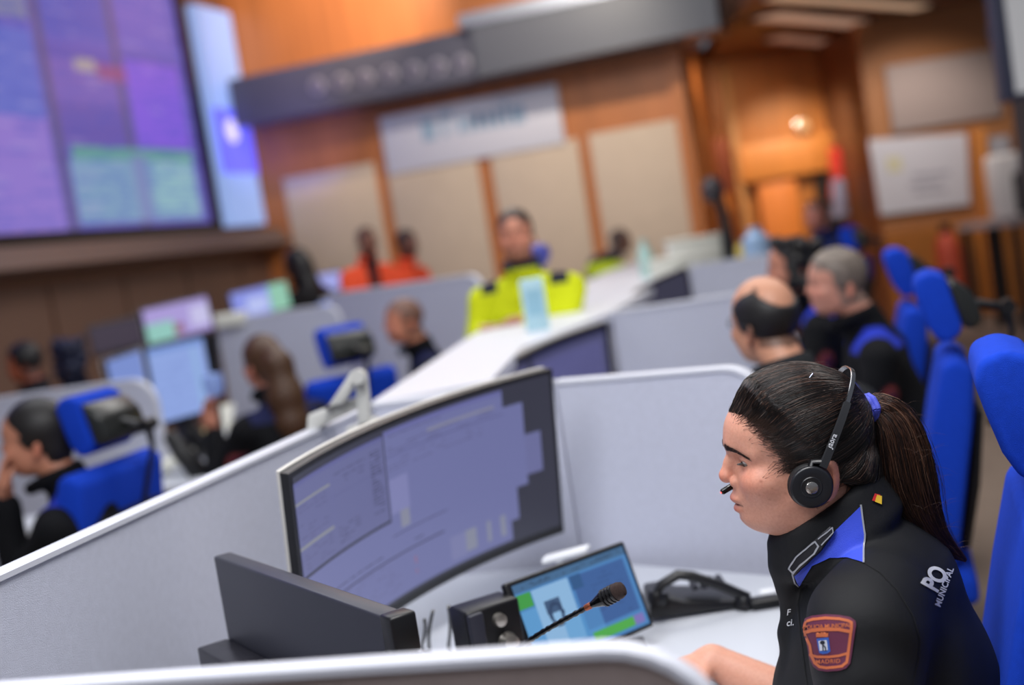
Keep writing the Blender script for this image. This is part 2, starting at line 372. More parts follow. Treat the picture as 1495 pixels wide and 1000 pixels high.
# door wall: door, header, dark panel for the shaded opening, wall light
def WF(x, y, off=.0): return atY(x, y, 15.08-off)
def wf(name, x0, x1, yt, yb, mat, off=.02, t=.04, zb=None):
    a = WF(x0, yt, off); b = WF(x1, yb, off)
    return part(name, MB().box(a.x, b.x, 15.08-off-t, 15.10, b.z if zb is None else zb, a.z), mat, None, bevel=.004)
o = wf('door_1', 1102, 1180, 248, 400, M('door_orange', (226, 132, 56), .4, var=.08, vscale=2, stretch=(6, 6, .3)), zb=0); o['kind'] = 'structure'
part('door_handle', MB().tube([(0, 0, 0), (0, -.06, 0), (.1, -.06, 0)], .01, 8), M('steel', (180, 180, 185), .25, 1), o).location = (WF(1120, 330).x, 14.99, 1.05)
o = wf('trim_8', 1075, 1262, 215, 240, M('honey_wood', ()), .02, .10); o['kind'] = 'structure'
o = wf('trim_9', 1062, 1094, 100, 400, M('tan_wood', (200, 146, 92), .5, var=.08, stretch=(4, 4, .3)), .02, .05, zb=0); o['kind'] = 'structure'
o = wf('doorway_shade', 1184, 1262, 226, 380, M('opening_shade', (34, 26, 28), .8), .02, .03, zb=0); o['kind'] = 'structure'  # dark panel standing in for the shade inside the doorway
t = thing('wall_light', 'small round glowing wall light above the wooden door', 'wall light', WF(1172, 185, .05))
part('mount', MB().lathe([(.09, 0), (.09, .02), (.05, .03)], (0, .04, 0), (0, -1, 0), 20), M('steel', ()), t, True)
part('globe', MB().lathe([(.001, 0), (.05, .01), (.075, .05), (.06, .1), (.02, .125), (.001, .128)], (0, .02, 0), (0, -1, 0), 20), M('globe_glow', (240, 196, 150), .5, emit=.08), t, True)

def cloth_hang(name, x0, x1, yt, yb, d, col, label, cat):
    a = atY(x0, yt, d); b = atY(x1, yb, d); nx, nz = 14, 18; vs = []; 
    for j in range(nz+1):
        for i in range(nx+1):
            u, v = i/nx, j/nz; wv = .035*math.sin(u*15+v*2)*(.3+v)
            sh = 1-.25*(1-v)*abs(2*u-1)**3
            vs.append(((u-.5)*(b.x-a.x)*(.75+.25*v), wv, -(a.z-b.z)*v-.08*(1-v)*abs(2*u-1)**2))
    fs = [(j*(nx+1)+i, j*(nx+1)+i+1, (j+1)*(nx+1)+i+1, (j+1)*(nx+1)+i) for j in range(nz) for i in range(nx)]
    mb = MB(); mb.add(vs, fs); t = thing(name, label, cat, ((a.x+b.x)/2, d, a.z))
    o = part('body_cloth', mb, M(name+'_'+str(col[0]), col, .8), t, True); md = o.modifiers.new('thick', 'SOLIDIFY'); md.thickness = .05
    part('hanger', MB().tube([(0, 0, .05), (0, .06, .09), (0, 15.05-d, .09)], .008, 6), M('steel', ()), t)
cloth_hang('hanging_jacket', 1208, 1236, 216, 290, 14.7, (214, 58, 50), 'red jacket hanging in the dark doorway', 'jacket')
cloth_hang('hanging_coat', 1232, 1258, 214, 285, 14.7, (126, 150, 160), 'pale blue-grey coat hanging at the right of the dark doorway', 'coat')
cloth_hang('hanging_bag', 1212, 1240, 262, 316, 14.4, (140, 138, 168), 'greyish lilac cloth hanging below the red jacket', 'cloth')
# fire point red sign
o = part('fire_notice', MB().box(-.08, .08, -.02, .02, -.3, .3), M('dusty_red', (170, 92, 66), .6), None, bevel=.01); o.location = atY(1057, 242, 14.2)
tag(o, 'tall dusty red notice on the wood wall left of the door', 'notice')

# side table by the right wall with machine
ta = atY(1398, 332, 12.6); tb = atY(1484, 366, 11.9)
t = thing('side_table', 'black-legged table with pale top against the right wall', 'table', ((ta.x+tb.x)/2, (ta.y+tb.y)/2, 0))
hz = 1.03; rl = tb-ta; rl.z = 0; dd = rl.normalized(); nn = V((-dd.y, dd.x, 0))*.5
A0 = V((ta.x, ta.y, 0))-t.location; B0 = V((tb.x, tb.y, 0))-t.location
part('table_top', MB().slab(A0+V((0, 0, hz-.06)), B0+V((0, 0, hz-.06)), B0+nn+V((0, 0, hz-.06)), A0+nn+V((0, 0, hz-.06)), (0, 0, .06)), M('table_grey', (170, 160, 160), .4), t)
for f, g in ((.06, .05), (.5, .05), (.94, .05), (.06, .45), (.94, .45)):
    q = A0.lerp(B0, f)+nn*2*g; part('leg', MB().box(q.x-.03, q.x+.03, q.y-.03, q.y+.03, 0, hz-.06), M('black_metal', (22, 21, 22), .5), t)
mc = A0.lerp(B0, .55)+nn*.9+t.location
t = thing('drinks_machine', 'white drinks machine with dark front on the side table', 'machine', (mc.x, mc.y, hz), math.radians(-10))
part('casing', MB().box(-.28, .28, -.16, .16, 0, .62), M('casing_white', (222, 216, 212), .4), t, bevel=.05, seg=3)
part('front_panel', MB().box(-.09, .09, -.185, -.16, .03, .42), M('black_metal', ()), t, bevel=.01)
part('spout', MB().box(-.05, .05, -.25, -.17, .42, .5), M('steel', ()), t, bevel=.01)
q = atY(1388, 360, 12.9)
t = thing('fire_extinguisher', 'orange-red extinguisher against the slats beside the side table', 'extinguisher', (q.x, 13.0, 0))
part('cylinder', MB().lathe([(.001, 0), (.13, .0), (.13, .75), (.1, .9), (.04, .96), (.001, .97)], n=20), M('ext_red', (190, 72, 44), .5), t, True)
part('valve', MB().box(-.04, .04, -.03, .03, .95, 1.05), M('black_metal', ()), t)

# pillar with hung screen at right edge
q = atY(1499, 300, 8.0)
struct('wall_pillar', MB().box(q.x*1.0625-.02, q.x*1.0625+.6, 8.0, 8.5, 0, 3.27), M('pillar_dark', (66, 62, 64), .6))
a = atY(1452, -20, 7.6); b = atY(1464, 150, 7.6)
t = thing('hanging_screen', 'grey screen in a dark blue frame hung high at the right edge', 'screen', ((a.x+b.x)/2, 7.6, b.z))
part('frame', MB().box(-.02, .9, -.04, .08, 0, .95), M('navy_frame', (62, 66, 88), .4), t, bevel=.01)
part('display', MB().box(.05, .85, -.05, -.03, .04, .9), M('display_grey', (160, 160, 162), .35, emit=.7), t)
part('bracket', MB().box(.1, .16, .06, .42, .4, .5), M('black_metal', ()), t)

# ------------------------------------------------------------------ video wall on the left wall
def lw_px(x, y, off=.0):
    P0 = LW(14, 0, off); d = (LW(4, 0)-LW(14, 0)).normalized(); n = V((-d.y, d.x, 0)); r = ray(x, y)
    t = (P0-EYE).dot(n)/r.dot(n); return EYE+r*t
def color_grid(name, grid, fn, mat, parent, label=None):
    h, w_, _ = grid.shape; I_, J_ = np.meshgrid(np.arange(w_+1), np.arange(h+1))
    P = fn(I_.ravel()/w_, J_.ravel()/h); k = (np.arange(h)[:, None]*(w_+1)+np.arange(w_)[None, :]).ravel()
    F = np.stack([k, k+1, k+w_+2, k+w_+1], 1)[:, ::-1]
    g = np.array(grid, np.float32)/255.; g = np.where(g <= .04045, g/12.92, ((g+.055)/1.055)**2.4)
    cols = np.repeat(g.reshape(-1, 3), 4, axis=0)
    o = raw(name, P, F, mat, parent, cols=cols)
    if label: o['label'] = label
    return o
gw, gh = 150, 120
G = np.zeros((gh, gw, 3)); rr = RNG
G[:] = (96, 88, 176)
for j in range(gh):
    G[j] += (rr.random()-.5)*26
yy = np.arange(gh)/gh; xx = np.arange(gw)/gw
def blk(x0, x1, y0, y1, c, a=1.0):
    sx = slice(int(x0*gw), int(x1*gw)); sy = slice(int(y0*gh), int(y1*gh)); G[sy, sx] = G[sy, sx]*(1-a)+np.array(c)*a
SCREEN_COLS = [(.0, .13), (.13, .27), (.27, .41), (.41, .555), (.555, .70), (.70, .842), (.842, .992)]
for c0, c1 in SCREEN_COLS: blk(c0, c0+.016, 0, 1, (92, 84, 128))
blk(.57, .695, .72, 1, (146, 120, 202), .85); blk(.57, .695, .50, .72, (96, 112, 196), .8); blk(.57, .695, .33, .48, (130, 134, 158), .8); blk(.57, .695, 0, .30, (104, 108, 170), .6)
blk(.715, .842, .30, .50, (82, 88, 178), .8); blk(.715, .842, .56, .70, (118, 96, 176), .8); blk(.715, .842, .68, .785, (100, 84, 164), .8)
blk(.86, .985, .30, .50, (110, 98, 190), .8); blk(.86, .985, .54, .78, (128, 92, 214), .95); blk(.80, .86, .565, .60, (140, 80, 130), .9); blk(.76, .80, .555, .585, (160, 150, 150))
blk(.73, .985, .785, .82, (96, 156, 146), .9); blk(.725, .985, .82, .985, (122, 156, 186), .95); blk(.88, .975, .82, .97, (138, 180, 190), .85); blk(.84, .87, .8, .985, (120, 128, 180), .8)
for j in range(0, gh, 2):
    for c0, c1 in SCREEN_COLS:
        x = c0+.03
        while x < c1-.02:
            wv = .01+.04*rr.random()
            if rr.random() < .6: blk(x, min(x+wv, c1-.01), j/gh, (j+1)/gh, (60, 80, 180) if rr.random() < .8 else (170, 160, 210), .38)
            x += wv+.012
zb, zt = 2.2, 5.45; dR, dL = 12.78, 5.4
vw = thing('video_wall', 'huge blue and violet video wall of call lists in a black frame', 'video wall', LW(9, zb, .1))
def vfn(u, v):
    d = dL+(dR-dL)*u; z = zt+(zb-zt)*v
    return np.stack([-2.5-.3*(14-d)+.12, d-.036, z], 1)-np.array(vw.location)[None]
color_grid('display', G, vfn, MA('screen_wall', .35, emit=1.0), vw)
mb = MB(); L0 = vw.location
for (d0, d1, z0, z1) in ((dL-.1, dR+.14, zb-.12, zb), (dR, dR+.14, zb-.12, zt+.1), (dL-.1, dL, zb-.12, zt+.1), (dL-.1, dR+.14, zt, zt+.1)):
    mb.slab(LW(d0, z0)-L0, LW(d1, z0)-L0, LW(d1, z1)-L0, LW(d0, z1)-L0, (.16, -.05, 0))
part('frame', mb, M('black_frame', (12, 11, 13), .4), vw)
# totem panel
p0, p1 = 13.2, 13.93
tp = thing('light_panel', 'tall narrow pale blue lit panel beside the video wall', 'light panel', LW(13.5, 2.16, .08))
L0 = tp.location; z1 = 4.42
part('diffuser', MB().slab(LW(p0, 2.16)-L0, LW(p1, 2.16)-L0, LW(p1, z1)-L0, LW(p0, z1)-L0, (.1, -.03, 0)), M('pale_glow', (142, 168, 222), .5, emit=.8), tp)
o = part('blue_field', MB().slab(LW(p0, 2.70, .1)-L0, LW(p1, 2.70, .1)-L0, LW(p1, 3.37, .1)-L0, LW(p0, 3.37, .1)-L0, (.01, -.003, 0)), M('blue_glow', (104, 104, 250), .5, emit=1.0), tp)
q = LW(13.5, 3.14, .12)-L0
part('emblem', MB().lathe([(.12, 0), (.12, .01)], q, (1, -.3, 0), 24), M('emblem_glow', (214, 206, 252), .5, emit=1.0), tp)
FAB = M('divider_fabric', (200, 203, 219), .92, var=.035, vscale=60, bump=.6, bscale=900)
FAB_SHADE = M('divider_fabric_shaded', (150, 136, 132), .92, var=.04, vscale=60, bump=.6, bscale=900)  # darker copy of the divider fabric, its shadow put into the colour
RIM = M('divider_rim', (208, 210, 220), .45)
WHITE = M('white_laminate', (214, 218, 226), .35)
BLACKP = M('black_plastic', (16, 16, 19), .38, bump=.05, bscale=500)
CHARC = M('charcoal_plastic', (42, 43, 54), .42)
SILV = M('steel', ())
def divider(label, p0, p1, zt=1.2, zb=.05, th=.032, r1=.10, r0=0, fab=None, group='fabric desk dividers', rimw=.007, tilt=0):
    p0 = V((p0[0], p0[1], 0)); p1 = V((p1[0], p1[1], 0)); L = (p1-p0).length; a = math.atan2(p1.y-p0.y, p1.x-p0.x)
    t = thing('desk_divider', label, 'divider', (p0.x, p0.y, zb), a, group)
    h = zt-zb-rimw
    top = []
    if r0: top += [(r0-r0*math.cos(q), h-r0+r0*math.sin(q)+0) for q in [PI/2*i/8 for i in range(9)]]
    else: top += [(0, h)]
    if r1: top += [(L-r1+r1*math.sin(q), h-r1+r1*math.cos(q)) for q in [PI/2*i/8 for i in range(9)]]
    else: top += [(L, h)]
    top = [(s, z+tilt*s) for s, z in top]
    poly = [(0, 0)]+top+[(L, 0)]
    part('fabric_panel', MB().prism([(s, -th/2, z) for s, z in poly], (0, th, 0)), fab or FAB, t)
    path = ([(0, 0)] if r0 else [])+top+([(L, 0)] if r1 else [])
    mb = MB(); w = th/2+.004; prof = [(-w, -.004), (-w, rimw*.6), (-w*.6, rimw), (w*.6, rimw), (w, rimw*.6), (w, -.004)]
    n = len(prof); vs = []
    for i, (s, z) in enumerate(path):
        q0 = path[max(i-1, 0)]; q1 = path[min(i+1, len(path)-1)]; d = V((q1[0]-q0[0], q1[1]-q0[1])).normalized(); nx, nz = -d.y, d.x
        for y, o in prof: vs.append((s+nx*o, y, z+nz*o))
    fs = [(i*n+j, i*n+(j+1) % n, (i+1)*n+(j+1) % n, (i+1)*n+j) for i in range(len(path)-1) for j in range(n)]
    fs += [tuple(range(n)), tuple(range((len(path)-1)*n, len(path)*n))]
    mb.add(vs, fs); part('rim', mb, RIM, t, True)
    return t
xy = lambda p: (p.x, p.y)
R_ = math.radians
# the woman's station -------------------------------------------------
b0 = atZ(0, 835, 1.2); b1 = atZ(420, 648, 1.2); b2 = atZ(539, 588, 1.2)
bd = (b1-b0).normalized(); start = b0-bd*.62
divider('long grey back divider running from the lower left to the small clamp lamp', xy(start), xy(b2), r1=0, group=None)
f0 = atZ(719, 552, 1.2); f1 = atZ(1112, 529, 1.2)
dd_ = (f1-V((.09, 3.12, 1.2))).normalized()
divider('grey fabric divider with rounded corner directly behind the tablet and desk phone', (.10, 3.13), xy(f1), r1=.09, group=None)
divider('short grey divider hidden mostly behind the big curved monitor', xy(b2), (.09, 3.14), r1=0, group=None)
n0 = atZ(0, 998, 1.2); n1 = atZ(1052, 926, 1.2)
nd = (n1-n0).normalized()
divider('blurred divider in shaded taupe with pale rim crossing the bottom edge in the foreground', xy(n0-nd*.27), xy(n1), r1=.10, fab=FAB_SHADE, group=None, rimw=.006, th=.018)
# desk
def desk(label, poly, z=.75, group=None, ped=None):
    c = V((sum(p[0] for p in poly)/len(poly), sum(p[1] for p in poly)/len(poly), 0))
    t = thing('desk', label, 'desk', c, 0, group)
    part('desktop', MB().prism([(p[0]-c.x, p[1]-c.y, z-.03) for p in poly], (0, 0, .03)), WHITE, t, bevel=.003)
    for p in poly:
        q = (V((p[0], p[1], 0))-c)*.84
        part('leg', MB().box(q.x-.025, q.x+.025, q.y-.025, q.y+.025, 0, z-.03), SILV, t)
    return t
desk('white desk of the woman in the headset, carrying phone and tablet', [(-.70, 1.42), (.05, 1.16), (.22, 1.55), (.50, 2.70), (.13, 3.06), (-.33, 3.18)])
# spine ledge between the rows
L = [atZ(539, 590, 1.2), atZ(680, 495, 1.2), atZ(889, 395, 1.2)]
sp = [(L[0].x+.0, L[0].y+.03), (-.07, 3.36), (.03, 4.25), (.42, 5.3), (1.02, 7.6), (1.95, 11.5), (1.25, 11.6), (L[2].x, L[2].y), (.30, 7.6), (.02, 6.2), (.36, 6.15), (.34, 5.92), (.10, 5.54), (-.14, 5.36), (L[1].x, L[1].y)]
t = thing('spine_ledge', 'long white ledge running away between the two rows of stations', 'ledge', (.2, 6, 0))
part('ledge_top', MB().prism([(p[0]-.2, p[1]-6, 1.165) for p in sp], (0, 0, .035)), M('ledge_white', (226, 228, 236), .4), t)
sp2 = [(L[0].x+.03, L[0].y+.08), (-.10, 3.42), (.0, 4.3), (.39, 5.3), (.99, 7.6), (1.9, 11.4), (1.28, 11.5), (L[2].x+.03, L[2].y), (.33, 7.6), (.05, 6.25), (.38, 6.17), (.36, 5.88), (.12, 5.48), (-.11, 5.3), (L[1].x+.03, L[1].y)]
part('ledge_body', MB().prism([(p[0]-.2, p[1]-6, .02) for p in sp2], (0, 0, 1.145)), FAB, t)
# right-hand row going away
d2 = [atZ(891, 456, 1.2), atZ(1100, 425, 1.2)]
divider('grey divider in front of the balding man, seen beyond his monitor', (.43, 5.34), (1.02, 5.25), r1=.09, group=None)
divider('third grey divider up the right row, beyond the balding man', xy(atY(1004, 370, 7.6)), xy(atY(1142, 360, 7.4)), zt=1.25, r1=.12, group=None)
desk('white desk of the balding man, mostly hidden by the dividers', [(.12, 3.36), (.40, 3.15), (.60, 3.9), (.70, 5.15), (.42, 5.25)])
desk('white desk furthest up the right row beyond the grey-haired man', [(.52, 5.5), (.85, 5.45), (1.35, 7.3), (1.06, 7.45)])

# ------------------------------------------------------------------ monitors
def ui_canvas(w=240, h=104, base=(116, 118, 176)):
    g = np.zeros((h, w, 3)); g[:] = base; return g
def fill(g, x0, x1, y0, y1, c, a=1):
    h, w, _ = g.shape; sx = slice(max(0, round(x0*w)), round(x1*w)); sy = slice(max(0, round(y0*h)), round(y1*h)); g[sy, sx] = g[sy, sx]*(1-a)+np.array(c)*a
def lines(g, x0, x1, y0, y1, step, c, a=.6, dens=.6, wmax=.05):
    h, w, _ = g.shape; y = y0; a = min(1, a*1.8)
    while y < y1:
        x = x0
        while x < x1:
            ww = wmax*(.3+random.random())
            if random.random() < dens: fill(g, x, min(x+ww, x1), y, y+1.01/h, c, a)
            x += ww+.006
        y += step
def monitor(name, label, A, B, h, grid, sag=.055, emit=.8, group=None, zdesk=.75, bez=.010, matname='screen_bright', sub=24, stand=True, botbez=.02, tilt=0, su=.5):
    """curved monitor; A,B world points of the top-left / top-right corners as its user sees them from the right; the screen faces the side right of A->B"""
    A = V(A); B = V(B); mid = (A+B)/2; ex = (B-A).normalized(); exh = V((ex.x, ex.y, 0)).normalized(); nrm = V((exh.y, -exh.x, 0)); Lh = (B-A).length
    up = ex.cross(nrm)*-1
    if up.z < 0: up = -up
    up = (up+nrm*math.tan(tilt)).normalized(); nrm = up.cross(ex)*-1 if (up.cross(ex)*-1).dot(nrm) > 0 else up.cross(ex); nrm.normalize()
    bx = mid-nrm*(sag+.02); t = thing(name, label, 'monitor', (bx.x, bx.y, zdesk), 0, group); o = t.location.copy()
    def P(u, v, off=0.):
        x = 2*u-1; return A.lerp(B, u)-nrm*(sag*(1-x*x))-up*(h*v)+nrm*off-o
    bu = bez/Lh; bv0 = bez/h; bv1 = 1-botbez/h
    def fn(us, vs): return np.array([P(bu+(1-2*bu)*u, bv0+(bv1-bv0)*v, .0012) for u, v in zip(us, vs)])
    color_grid('screen', grid, fn, MA(matname, .3, emit=emit), t)
    # shell: front frame surface, back bulge
    mb = MB(); n = sub; th = .022
    for u0 in range(n):
        a, b = u0/n, (u0+1)/n
        mb.add([P(a, 0), P(b, 0), P(b, 1), P(a, 1), P(a, 0, -th), P(b, 0, -th), P(b, 1, -th), P(a, 1, -th)],
               [(3, 2, 1, 0), (4, 5, 6, 7), (0, 1, 5, 4), (2, 3, 7, 6)]+([(0, 4, 7, 3)] if u0 == 0 else [])+([(1, 2, 6, 5)] if u0 == n-1 else []))
    ob = part('bezel', mb, BLACKP, t)
    bm = bmesh.new(); bm.from_mesh(ob.data); bmesh.ops.remove_doubles(bm, verts=bm.verts, dist=1e-5); bm.to_mesh(ob.data); bm.free()
    mb = MB(); c = P(.5, .5, -th)
    mb.slab(P(.3, .25, -th-.0), P(.7, .25, -th-.0), P(.7, .78, -th), P(.3, .78, -th), -nrm*.045)
    part('rear_shell', mb, CHARC, t, bevel=.012)
    mb = MB()
    for u0 in range(n):
        a, b = u0/n, (u0+1)/n; e0, e1 = -.005, 1.008
        mb.add([P(a, e0, -th), P(b, e0, -th), P(b, e1, -th), P(a, e1, -th), P(a, e0, -th-.008), P(b, e0, -th-.008), P(b, e1, -th-.008), P(a, e1, -th-.008)], [(3, 2, 1, 0), (4, 5, 6, 7), (0, 1, 5, 4), (2, 3, 7, 6), (0, 4, 7, 3), (1, 2, 6, 5)])
    part('rear_trim', mb, M('cream_trim', (220, 216, 208), .4), t)
    if stand:
        zb = 0; c2 = P(su, .6, -th-.05); 
        part('stand_column', MB().tube([c2, V((c2.x, c2.y, .01))], .022, 12), CHARC, t, True)
        q = V((c2.x, c2.y, 0)); s = exh*.12; r_ = nrm*.1
        part('stand_base', MB().slab(q-s-r_, q+s-r_, q+s+r_, q-s+r_, (0, 0, .012)), CHARC, t, bevel=.004)
    return t
# --- big monitor ---
g = ui_canvas(420, 190, (46, 47, 62))
LAV = (106, 110, 158)
fill(g, 0, .83, 0.02, .98, LAV)
fill(g, .83, .86, .13, .86, LAV); fill(g, .86, .955, .34, .60, (103, 106, 152)); fill(g, .83, .90, .24, .66, LAV); fill(g, .86, .90, .13, .66, LAV)
fill(g, .0, .83, .02, .045, (98, 100, 156)); lines(g, .40, .62, .06, .09, .03, (70, 70, 110), .5)
fill(g, .38, .83, .17, .175, (80, 82, 128)); lines(g, .39, .80, .12, .17, .02, (80, 80, 120), .5, .5)
fill(g, .55, .80, .10, .12, (140, 140, 150), .6)
lines(g, .39, .75, .2, .26, .024, (84, 84, 124), .55, .55, .03); fill(g, .385, .46, .30, .50, (126, 128, 176), .8); fill(g, .42, .455, .50, .60, (140, 142, 150), .7)
fill(g, .38, .60, .62, .625, (60, 60, 96)); lines(g, .03, .5, .70, .72, .02, (40, 40, 66), .8, .8, .05); fill(g, .05, .58, .735, .745, (58, 58, 90), .9)
lines(g, .10, .40, .76, .94, .024, (90, 90, 132), .5, .5, .02)
for xx0, xx1 in ((.66, .70), (.74, .755), (.79, .81)): fill(g, xx0, xx1, .80, .93, (134, 138, 150), .8)
fill(g, .60, .66, .80, .95, (126, 128, 168), .5)
fill(g, .46, .465, .80, .84, (150, 90, 110)); fill(g, .46, .465, .88, .90, (150, 90, 110))
# inner window
fill(g, 0, .382, .02, .535, (40, 40, 58)); fill(g, 0, .375, .035, .52, (98, 101, 146))
fill(g, .0, .375, .035, .06, (90, 92, 146)); fill(g, .155, .158, .10, .40, (98, 100, 150)); fill(g, .0, .15, .14, .155, (150, 152, 140), .8)
fill(g, .0, .15, .37, .385, (150, 152, 140), .7); lines(g, .01, .13, .17, .36, .022, (78, 78, 120), .5, .6, .03); lines(g, .17, .30, .11, .19, .03, (60, 60, 96), .7, .5, .03)
lines(g, .32, .365, .10, .46, .018, (44, 44, 74), .9, .85, .03); lines(g, .17, .26, .40, .50, .02, (60, 60, 96), .6, .6, .02); lines(g, .02, .14, .40, .5, .022, (78, 78, 120), .5, .6, .03)
fill(g, .16, .375, .22, .224, (90, 92, 138))
bigA = atY(421, 692, 2.22); bigB = atY(806, 538, 2.9)
monitor('curved_monitor', 'large curved monitor with lavender program windows at the headset woman\'s desk', bigA, bigB, .392, g, sag=.068, emit=.95, matname='screen_lavender', tilt=R_(7.5), su=.27)
# --- second station monitor ---
g = ui_canvas(160, 70, (84, 84, 120)); fill(g, 0, 1, 0, .06, (60, 60, 92)); lines(g, .03, .95, .1, .95, .05, (60, 60, 90), .6, .6, .08); fill(g, .36, .40, 0, 1, (34, 34, 44)); fill(g, .45, .97, .1, .9, (98, 98, 150), .7); fill(g, .0, .35, .3, .9, (86, 86, 124), .6)
mA = atY(725, 547, 3.8); mB = atY(886, 470, 4.5)
monitor('curved_monitor', 'dark blue-grey curved monitor on the desk behind the big monitor', mA, mB, .37, g, sag=.06, emit=.85, matname='screen_second', bez=.02, tilt=R_(4))
g = ui_canvas(60, 40, (80, 78, 104))
mA = atY(928, 428, 6.4); mB = atY(1002, 390, 6.9)
monitor('curved_monitor', 'small dim grey-violet monitor third up the right row', mA, mB, .30, g, sag=.04, emit=.4, matname='screen_dim', bez=.015)
# --- black monitor seen from behind, left of the big one ---
A = atZ(311, 812, 1.10); B = atZ(570, 905, 1.10)
ex = (B-A); ex.z = 0; Lw = ex.length; ang = math.atan2(ex.y, ex.x)
t = thing('flat_monitor', 'charcoal flat monitor seen from behind beside the big curved monitor', 'monitor', (A.x, A.y, .75), ang)
part('rear_shell', MB().box(0, Lw, -.0, .032, .0, .35), CHARC, t, bevel=.004, seg=2)
part('screen', MB().box(.012, Lw-.012, .032, .034, .015, .335), M('screen_black', (14, 14, 20), .12), t)
part('rear_housing', MB().box(-.002, Lw*.42, -.055, .0, .0, .205), M('charcoal_dark', (34, 33, 40), .35), t, bevel=.004)
part('stand_column', MB().box(Lw*.5-.03, Lw*.5+.03, -.045, -.005, .01, .2), CHARC, t, bevel=.004)
part('stand_base', MB().box(Lw*.5-.11, Lw*.5+.11, -.12, .08, 0, .012), CHARC, t, bevel=.004)
part('corner_cap', MB().box(Lw-.03, Lw+.004, -.002, .036, .30, .353), BLACKP, t, bevel=.004)

# --- tablet console, speaker box, phone, gooseneck mic, lamp, cables ---
TL = atY(737, 852, 2.20); TR = atY(911, 789, 2.42); BR = atY(957, 913, 2.30)
_b = min((abs((atY(957, 913, 2.0+.01*k)-TR).dot((TR-TL).normalized())), 2.0+.01*k) for k in range(90)); BR = atY(957, 913, _b[1]); print('tablet', _b, (BR-TR).length, (TR-TL).length)
ex = TR-TL; w_ = ex.length; ex.normalize(); dn = (BR-TR); hh = dn.length; dn = (dn-ex*dn.dot(ex)).normalized(); nn = ex.cross(dn).normalized()
if nn.y > 0: nn = -nn
t = thing('tablet_console', 'tilted touch-screen console with a blue map display and green bars', 'tablet', (TL.x+.1, TL.y+.1, .75)); o = t.location.copy()
h = hh
part('casing', MB().slab(TL-o, TR-o, TR+dn*h-o, TL+dn*h-o, -nn*.016), BLACKP, t, bevel=.005, seg=3)
g = ui_canvas(130, 88, (78, 136, 196))
fill(g, 0, 1, 0, .10, (70, 110, 150)); lines(g, .02, .98, .03, .08, .03, (40, 60, 90), .6, .5, .04); fill(g, 0, .12, .13, .30, (66, 160, 70)); fill(g, .13, .45, .12, .85, (146, 190, 230))
fill(g, .0, .13, .32, 1, (96, 160, 214)); fill(g, .48, .96, .14, .80, (62, 100, 160)); fill(g, .46, .56, .12, .3, (48, 90, 140)); fill(g, .30, .62, .55, .95, (92, 160, 216), .6); fill(g, .5, .9, .84, .95, (82, 176, 76)); fill(g, .88, .97, .84, .95, (130, 120, 190)); lines(g, .62, .9, .2, .75, .06, (50, 80, 130), .5, .5, .06)
for q in np.linspace(0, 2*PI, 26): fill(g, .26+.05*math.cos(q), .285+.05*math.cos(q), .46+.13*math.sin(q), .50+.13*math.sin(q), (44, 66, 100), .85)
fill(g, .2, .33, .30, .46, (44, 66, 100), .8)
def fn(us, vs):
    return np.array([TL+ex*(w_*(.035+.93*u))+dn*(h*(.05+.9*v))+nn*.001-o for u, v in zip(us, vs)])
color_grid('screen', g, fn, MA('screen_blue', .3, emit=.85), t)
q0 = TL+ex*.1+dn*h*.8-o; part('stand', MB().slab(q0-nn*.016, q0+ex*.07-nn*.016, V((q0.x+.09, q0.y+.1, 0)), V((q0.x+.0, q0.y+.1, 0)), (0, .01, 0)), BLACKP, t)
part('base', MB().box(-.06, .14, -.04, .12, 0, .012), BLACKP, t, bevel=.004)
# white paper lying behind/over it
pa = atY(790, 817, 2.62); pb = atY(856, 800, 2.62)
t = thing('white_tray', 'white tray edge showing just above the blue touch-screen console', 'tray', (pa.x, pa.y, .75))
part('shelf', MB().slab((0, 0, pa.z-.75), (pb.x-pa.x, pb.y-pa.y, pb.z-.75), (pb.x-pa.x+.01, pb.y-pa.y+.035, pb.z-.75), (.01, .035, pa.z-.75), (0, 0, -.012)), M('bright_white', (240, 242, 245), .4), t, bevel=.003)
part('post', MB().box(.03, .045, .01, .02, 0, pa.z-.76), M('bright_white', ()), t)
# speaker box
a = atY(676, 872, 2.12); b = atY(754, 850, 2.17)
t = thing('speaker_box', 'black radio control box with a silver knob left of the touch-screen console', 'control box', (a.x, a.y, .75), math.atan2(b.y-a.y, b.x-a.x))
wbx = V((b.x-a.x, b.y-a.y)).length; hb = .195
part('casing', MB().box(0, wbx, 0, .07, 0, hb), BLACKP, t, bevel=.006, seg=3)
part('side_panel', MB().box(.0, .028, -.010, .002, .004, hb-.004), CHARC, t, bevel=.003)
part('knob', MB().lathe([(.001, .02), (.014, .018), (.016, .004), (.018, 0)], (wbx*.66, -.001, .125), (0, -1, 0), 20), M('brushed_silver', (190, 184, 176), .3, .9), t, True)
part('key', MB().lathe([(.001, .012), (.011, .011), (.012, 0)], (wbx*.56, -.001, .168), (0, -1, 0), 20), M('brushed_silver', ()), t, True)
part('dial', MB().lathe([(.001, .012), (.022, .011), (.024, 0)], (wbx*.60, -.001, .07), (0, -1, 0), 20), M('glossy_black', (10, 10, 12), .15), t, True)
